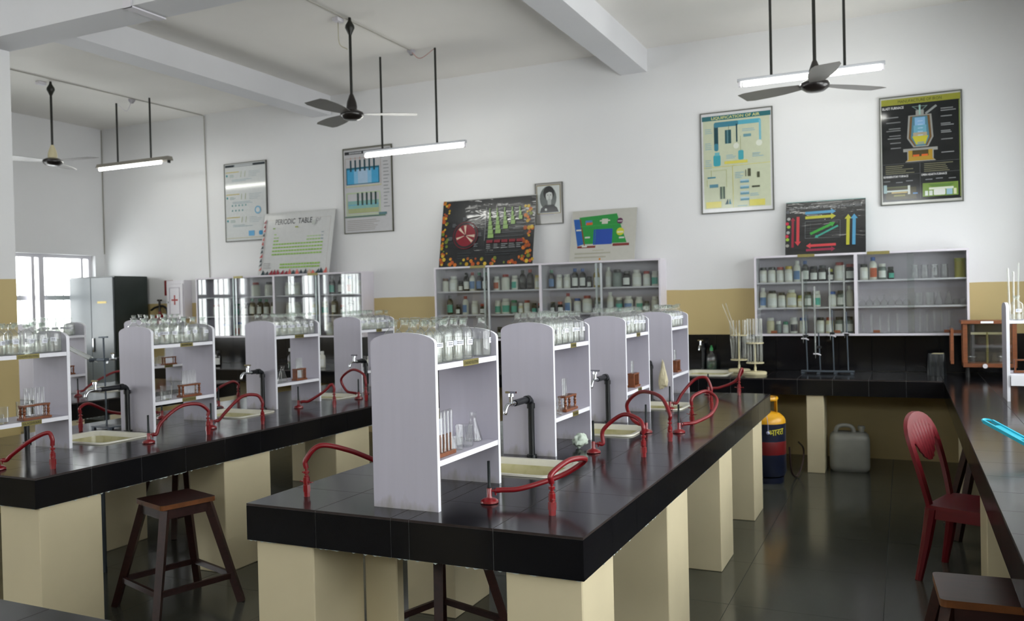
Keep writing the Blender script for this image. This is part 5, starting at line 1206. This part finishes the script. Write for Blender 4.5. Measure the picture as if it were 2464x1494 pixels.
# burette stand
t = thing('burette_stand', 'long slate grey stand holding upright burettes before the right cabinet', 'stand', (-.69, 8.80, CZ), 0)
obj('base_bar', MB().bbox(-.245, -.02, .014, .245, .02, .032, .003).mesh('base_bar', GREYM, smooth=False), t)
for xx in (-.225, -.08, .075, .225):
    obj('foot', MB().bbox(xx - .014, -.07, 0, xx + .014, .07, .014, .003).mesh('foot', GREYM, smooth=False), t)
ROD = [(-.185, .58), (-.065, .40), (.06, .62), (.19, .60)]
for xx, hh in ROD:
    rdo = obj('rod', MB().cyl((xx, 0, .03), (xx - .012, .0, hh), .0065, n=8).mesh('rod', GREYM), t)
    obj('clamp', MB().bbox(xx - .03, -.045, hh * .62, xx + .014, .014, hh * .62 + .022, .003).mesh('clamp', BLKPL, smooth=False), t)
BUR_ME = MB().lathe([(.0015, 0), (.003, .03), (.0065, .05), (.0075, .07), (.0075, .70), (.009, .705)], 8).mesh('burette_tube', glass_mat('burette_glass', tint=(.93, .95, .94), edge=(.7, .75, .74), refl=1.8, milk=.30))
BUR_TAP = MB().cyl((-.02, 0, .045), (.022, 0, .045), .006, n=8).cyl((.02, 0, .045), (.050, -.002, .032), .008, .006, 8).mesh('stopcock', WHITEP)
for i, (xx, z0) in enumerate(((-.215, .30), (-.105, .15), (.035, .33), (.165, .35))):
    spawn([('burette_tube', BUR_ME), ('stopcock', BUR_TAP)], 'burette', 'white graduated burette, %s from left on the slate grey stand' % ORD[i], 'burette', (-.69 + xx, 8.765, CZ + z0), 0, 'burettes on the long stand')
# green detergent bottle, chrome wall tap
t = thing('detergent_bottle', 'clear bottle half full of green liquid by the back sink', 'bottle', (-1.86, 9.03, CZ), 0)
obj('bottle_body', MB().lathe([(0, .001), (.05, .001), (.054, .008), (.054, .13), (.046, .16), (.022, .185), (.016, .195), (.016, .21)], 16).mesh('bottle_body', GLASSR), t)
obj('green_liquid', MB().lathe([(0, .004), (.049, .004), (.051, .012), (.051, .10), (0, .10)], 16).mesh('green_liquid', GREENG), t)
obj('cap', MB().lathe([(.018, .205), (.018, .235), (.010, .24), (.010, .26), (0, .262)], 12).mesh('cap', pmat('2b8a4a', .4)), t)
faucet('chrome tap on black pipe behind the back counter sink', -1.96, 9.09, CZ, h=.26, reach=.09)
# wooden analytical balance
def balance(x, y):
    t = thing('balance_case', 'brown wooden glass balance case in the counter corner', 'balance', (x, y, CZ), 0); W_, D_, H_ = .42, .26, .42; z0 = .09
    for dx in (.04, W_ - .04):
        for dy in (.04, D_ - .04): obj('foot', MB().cyl((dx, dy, 0), (dx, dy, z0), .016, .010, 10).mesh('foot', BLKPL), t)
    obj('base_board', MB().bbox(0, 0, z0, W_, D_, z0 + .035, .003).mesh('base_board', WOOD, smooth=False), t)
    obj('top_board', MB().bbox(-.015, -.015, z0 + H_ - .03, W_ + .015, D_ + .015, z0 + H_, .003).mesh('top_board', WOOD, smooth=False), t)
    for dx in (0, W_ - .035):
        for dy in (0, D_ - .035): obj('corner_post', MB().box(dx, dy, z0 + .035, dx + .035, dy + .035, z0 + H_ - .03).mesh('corner_post', WOOD, smooth=False), t)
    obj('back_panel', MB().box(.035, D_ - .012, z0 + .035, W_ - .035, D_ - .006, z0 + H_ - .03).mesh('back_panel', mat('balance_back', '4a4440', .5), smooth=False), t)
    obj('front_pane', MB().box(.035, .012, z0 + .035, W_ - .035, .016, z0 + H_ - .03).mesh('front_pane', PANE, smooth=False), t)
    d = obj('side_door', MB().box(-.10, -.01, z0 + .05, -.075, .02, z0 + .33).box(-.10, -.01, z0 + .33, -.075, .20, z0 + .35).box(-.10, -.01, z0 + .03, -.075, .20, z0 + .05).box(-.10, .17, z0 + .05, -.075, .20, z0 + .33).mesh('side_door', WOOD, smooth=False), t)
    obj('door_arm', MB().box(-.10, .17, z0 + .30, 0, .20, z0 + .33).mesh('door_arm', WOOD, smooth=False), t)
    obj('balance_column', MB().cyl((.20, .13, z0 + .035), (.20, .13, z0 + .31), .012, .009, 10).mesh('balance_column', BRASS), t)
    obj('balance_beam', MB().beam((.07, .13, z0 + .30), (.33, .13, z0 + .30), .012, .02).mesh('balance_beam', CREAMW), t)
    for dx in (.08, .32): obj('pan', MB().cyl((dx, .13, z0 + .30), (dx, .13, z0 + .09), .0015, n=5).lathe([(0, z0 + .08), (.035, z0 + .08), (.038, z0 + .09)], 14, (dx, .13, 0)).mesh('pan', ALU), t)
    obj('name_plate', MB().box(.14, -.018, z0 + H_ - .024, .24, -.0155, z0 + H_ - .006).mesh('name_plate', PAPER, smooth=False), t)
    obj('knob', MB().cyl((.17, -.03, z0 + .015), (.17, .0, z0 + .015), .020, n=12).mesh('knob', WHITEP), t)
balance(.475, 8.62)
b = MB(); r_ = random.Random(8); n = 40; V = []
for z, k_ in ((0, 1.0), (.10, .97), (.19, .93), (.20, .90)):
    for i in range(n):
        a = 2 * pi * i / n; q = 1 + .10 * sin(a * 11) * (1 - z * 3); c_, s_ = cos(a), sin(a); sq = 1 / max(abs(c_), abs(s_)) ** .75
        V.append((.075 * c_ * q * k_ * sq, .06 * s_ * q * k_ * sq, z))
Fc = [[i * n + j, i * n + (j + 1) % n, (i + 1) * n + (j + 1) % n, (i + 1) * n + j] for i in range(3) for j in range(n)] + [list(range(3 * n, 4 * n))]
b.add(V, Fc); one('dust_cover', b.mesh('dust_cover', mat('black_pleated_plastic', '1b2024', .3)), 'black pleated plastic dust cover beside the wooden balance', 'dust cover', (.265, 8.80, CZ + .0005))
b = MB(); V = [(-.05, -.03, .204), (.045, -.035, .203), (.055, .03, .212), (-.03, .035, .206)]
one('folded_paper', MB().prism([(-.05, -.03), (.045, -.035), (.055, .03), (-.03, .035)], 'z', 0, .006).mesh('folded_paper', CREAMW, smooth=False), 'crumpled cream paper lying on the black dust cover', 'paper', (.275, 8.79, CZ + .2008))
# rack on the right counter, turned to face the camera
rack('white reagent rack cut off by the right picture edge', .645, 7.125, CZ, None, None, rz=-pi / 2)
for i in range(5):
    kit = [('bottle_body', BODY), ('stopper', STOP), ('solution', LIQ[i % 3]), ('paper_label', STK[1])]
    spawn(kit, 'reagent_bottle', 'clear reagent bottle, %s from left in front row of right counter rack' % ORD[i], 'bottle', (.715 + i * .092, 6.885, CZ + UB + .0225), -pi / 2, 'clear glass reagent bottles on the racks', .97)
for i in range(3):
    o = one('glass_rod', MB().cyl((0, 0, 0), (0, 0, .36), .006, n=7).mesh('glass_rod', MATS['pipette_glass']), 'tall glass rod, %s from left on the right counter rack' % ORD[i], 'rod', (.680 + i * .027, 6.97 + .01 * i, CZ + UB + .0225), 'tall glass rods on the right rack', sc_=(1, 1, (1.02, .95, 1.12)[i])); o.rotation_euler = (.0, .02 * (i - 1), 0)
for i in range(2): spawn(STAND_P, 'test_tube_stand', 'dark red boxy stand, %s from left on right counter rack' % ORD[i], 'stand', (.76 + i * .16, 6.93, CZ + LB + .0225), pi / 2, 'wooden test tube stands')
obj('drawer_front', MB().box(.0, 0, 0, .52, .012, .075).mesh('drawer_front', LAME, smooth=False), None, (.668, 6.815, CZ + LB - .06)); tag(bpy.data.objects['drawer_front'], 'white board hung below the lower shelf of the right counter rack', 'board')
bpy.data.objects['drawer_front'].name = 'hanging_board'
# cyan scrubbing brush
t = thing('cleaning_brush', 'cyan plastic brush with slotted handle raised over the right counter', 'brush', (.60, 4.42, CZ), 0)
hd = MB().bbox(-.05, -.10, .030, .06, .10, .056, .008)
obj('brush_head', hd.mesh('brush_head', CYAN), t)
obj('bristles', MB().bbox(-.045, -.095, 0, .055, .095, .031, .010).mesh('bristles', mat('cream_bristle', 'd8d2c2', .8, bump=.6, bscale=300)), t)
A, Bq = Vector((-.03, .05, .046)), Vector((-.235, .335, .140)); u = (Bq - A).normalized(); sd = Vector((u.y, -u.x, 0)).normalized() * -1; up_ = u.cross(sd).normalized()
def strip(s0, s1, o0, o1, th=.012): return [A + u * s0 + sd * o0 - up_ * th / 2, A + u * s1 + sd * o0 - up_ * th / 2, A + u * s1 + sd * o1 - up_ * th / 2, A + u * s0 + sd * o1 - up_ * th / 2, A + u * s0 + sd * o0 + up_ * th / 2, A + u * s1 + sd * o0 + up_ * th / 2, A + u * s1 + sd * o1 + up_ * th / 2, A + u * s0 + sd * o1 + up_ * th / 2]
h = MB(); Lh = (Bq - A).length; FB = [(3, 2, 1, 0), (4, 5, 6, 7), (0, 1, 5, 4), (1, 2, 6, 5), (2, 3, 7, 6), (3, 0, 4, 7)]
for s0, s1, o0, o1 in ((0, Lh, -.029, -.019), (0, Lh, .019, .029), (.14, Lh - .06, -.019, .019), (-.02, .05, -.019, .019)): h.add(strip(s0, s1, o0, o1, .016 if abs(o1 - o0) < .012 else .007), FB)
cen = A + u * Lh
pts = [cen + sd * (.024 * cos(a)) + u * (.024 * sin(a)) for a in [pi * i / 8 for i in range(9)]]
h.tube(pts, .0062, 8); obj('handle', h.mesh('handle', CYAN), t)

# ------------------------------------------------------------------ far left: steel cupboard, first aid box and others
t = thing('steel_cupboard', 'tall grey steel cupboard with dark green side in the far left corner', 'cupboard', (-10.56, 8.80, 0), 0)
X0, X1, Y0, Y1, H_ = -.46, .44, -.30, .30, 2.13
obj('carcass', MB().box(X0, Y0 + .03, .06, X1, Y1, H_, ms=[0, 0, 0, 0, 0, 0]).mesh('carcass', DKGREEN, smooth=False), t)
for s_, (a, c) in (('l', (X0 + .006, -.012)), ('r', (-.008, X1 - .006))):
    d = obj('door', MB().bbox(a, Y0, .08, c, Y0 + .028, H_ - .015, .005).mesh('door', STEEL, smooth=False), t)
    if s_ == 'r': obj('handle', MB().bbox(a + .03, Y0 - .022, 1.05, a + .05, Y0 - .001, 1.25, .004).mesh('handle', CHROME, smooth=False), d)
    else: pass
obj('plinth', MB().box(X0 + .02, Y0 + .05, 0, X1 - .02, Y1 - .02, .06).mesh('plinth', DKGREEN, smooth=False), t)
obj('name_strip', MB().box(.12, Y0 - .0025, 1.745, .30, Y0 - .0005, 1.775).mesh('name_strip', pmat('c9b04a', .4), smooth=False), t)
t = thing('first_aid_box', 'white wooden first aid box with a red cross', 'first aid box', (-9.47, YB, 1.50), 0)
obj('box_body', MB().box(-.17, -.14, 0, .17, -.001, .55).mesh('box_body', WHITEP, smooth=False), t)
d = obj('door', MB().bbox(-.155, -.158, .015, .155, -.1405, .50, .004).mesh('door', WHITEP, smooth=False), t)
fr = MB()
for a in ((-.10, .06, -.09, .45), (.09, .06, .10, .45), (-.09, .06, .09, .07), (-.09, .44, .09, .45)): fr.box(a[0], -.162, a[1], a[2], -.1585, a[3])
obj('door_moulding', fr.mesh('door_moulding', CABIN, smooth=False), d)
obj('red_cross', MB().box(-.012, -.1605, .20, .012, -.1585, .34).box(-.06, -.1605, .258, -.0125, -.1585, .282).box(.0125, -.1605, .258, .06, -.1585, .282).mesh('red_cross', pmat('a8322f', .5), smooth=False), d)
obj('knob', MB().cyl((-.13, -.159, .24), (-.13, -.178, .24), .012, n=10).mesh('knob', ALU), d)
t = thing('wall_sign', 'small red sign plate with pale marks beside the first aid box', 'sign', (-9.74, YB - .001, 1.84), 0)
obj('plate', MB().bbox(-.085, -.008, 0, .085, 0, .22, .002).mesh('plate', pmat('7d1a1e', .4), smooth=False), t)
obj('marking', MB().box(.0, -.0095, .13, .05, -.0085, .18).box(-.01, -.0095, .05, .05, -.0085, .09).mesh('marking', pmat('c9a6a4', .5), smooth=False), t)
t = thing('fire_extinguisher', 'red fire extinguisher with black lever below the red sign', 'extinguisher', (-9.84, YB - .09, 1.16), 0)
obj('body', MB().lathe([(0, 0), (.07, 0), (.078, .01), (.078, .34), (.06, .39), (.022, .42), (.022, .45), (0, .45)], 18).mesh('body', REDP), t)
obj('valve_head', MB().cyl((0, 0, .44), (0, 0, .60), .020, .016, 10).cyl((0, 0, .60), (0, 0, .625), .034, .034, 10).mesh('valve_head', mat('dark_bronze', '2a241d', .4, metal=.3)), t)
obj('lever', MB().tube(smooth([(-.17, 0, .47), (-.10, 0, .505), (-.03, 0, .52), (.03, 0, .53), (.09, 0, .52), (.14, 0, .47), (.16, 0, .36)], 4), .016, 8).mesh('lever', BLKPL), t)
obj('wall_bracket', MB().box(-.03, .075, .15, .03, .0895, .30).mesh('wall_bracket', BLKPL, smooth=False), t)
# retort stand and distilling set up on the left bench
def retort(label, x, y, h, cl, z=BZ):
    t = thing('retort_stand', label, 'stand', (x, y, z), 0, 'retort stands')
    obj('tripod_base', MB().bbox(-.09, -.055, .012, .09, .055, .020, .002).box(-.085, -.05, 0, -.065, -.03, .012).box(.065, -.05, 0, .085, -.03, .012).box(-.01, .03, 0, .01, .05, .012).mesh('tripod_base', GREYM, smooth=False), t)
    obj('rod', MB().cyl((0, 0, .02), (-.01, 0, h), .006, n=8).mesh('rod', GREYM), t)
    obj('cross_piece', MB().beam((-.05, 0, h), (.03, 0, h + .002), .012, .010).mesh('cross_piece', GREYM, smooth=False), t)
    for z_ in cl: obj('clamp', MB().bbox(-.06, -.02, z_, .02, .02, z_ + .02, .003).cyl((-.055, 0, z_ + .01), (-.12, -.02, z_ + .005), .008, .014, 8).mesh('clamp', GREYM), t)
retort('grey retort stand beside the yellowed sink of the left bench', -4.93, 4.06, .62, (.46,))
o = one('condenser_tube', MB().cyl((0, 0, 0), (0, 0, .34), .016, n=12).cyl((0, 0, -.06), (0, 0, .0), .007, n=8).cyl((0, 0, .34), (0, 0, .40), .007, n=8).mesh('condenser_tube', MATS['burette_glass']), 'slanting glass condenser clamped to the grey retort stand', 'condenser', (-5.05, 4.05, BZ + .475)); o.rotation_euler = (0, -1.25, 0)
retort('grey retort stand at the far side of the left bench', -4.99, 5.05, .40, (.25,))
# crumpled cloth by the second rack, rag hung on the farthest rack
from mathutils import noise
def cloth(label, loc, size, seed, m, taper=0.0, cat='cloth'):
    bm = bmesh.new(); bmesh.ops.create_icosphere(bm, subdivisions=4, radius=1.0)
    for v in bm.verts:
        p = v.co.normalized(); q = p * 1.7 + Vector((seed, 0, 0))
        d = 1 + .40 * noise.noise(q) + .16 * (1 - 2 * abs(noise.noise(q * 1.5))) + .05 * noise.noise(q * 3)
        c = p * d; k_ = 1 - taper * max(0, min(1, (c.z + 1) / 2)); v.co = (c.x * size[0] * k_, c.y * size[1] * k_, c.z * size[2])
    z0 = min(v.co.z for v in bm.verts)
    for v in bm.verts: v.co.z -= z0
    me = bpy.data.meshes.new('cleaning_cloth'); bm.to_mesh(me); bm.free(); me.materials.append(m)
    me.polygons.foreach_set('use_smooth', [True] * len(me.polygons))
    return one('cleaning_cloth', me, label, cat, loc)
cloth('crumpled pale green cloth beside second middle-bench rack', (-1.60, 4.30, BZ + .0005), (.030, .055, .034), 5.3, mat('pale_cloth', 'c3cfc2', .9, bump=.4, bscale=40))
cloth('cream rag hanging beside farthest middle-bench rack', (-1.70, 6.43, BZ + .09), (.040, .016, .105), 9.1, mat('cream_cloth', 'cfc6a8', .9, bump=.4, bscale=40), taper=.75)
# bottles and dishes on the back counter behind the left benches
for i, (xx, yy, code) in enumerate([(-9.1, 8.55, 'sdkw'), (-8.85, 8.6, 'jww-'), (-8.6, 8.5, 'bgk-'), (-8.3, 8.6, 'tdkw'), (-5.85, 8.55, 'jwww'), (-6.6, 8.6, 'twww')]):
    spawn(jar_kit(KK[code[0]], code[1], code[2], None if code[3] == '-' else code[3]), 'chemical_jar', '%s-capped %s %s, %s from left on the back counter' % (CN[code[2]], BN[code[1]], KN[KK[code[0]]], ORD[i]), 'jar', (xx, yy, CZ + .0005), .2, 'loose jars on the back counter')
t = thing('detergent_bottle', 'pale green liquid bottle on the back counter behind the left bench', 'bottle', (-6.95, 8.45, CZ), 0)
obj('bottle_body', MB().lathe([(0, .001), (.05, .001), (.054, .008), (.054, .13), (.040, .16), (.018, .185), (.016, .21)], 14).mesh('bottle_body', GLASSR), t)
obj('green_liquid', MB().lathe([(0, .004), (.049, .004), (.051, .012), (.051, .09), (0, .09)], 14).mesh('green_liquid', GREENG), t)
obj('spray_head', MB().bbox(-.04, -.015, .21, .02, .015, .25, .004).mesh('spray_head', pmat('c9ccca', .4), smooth=False), t)
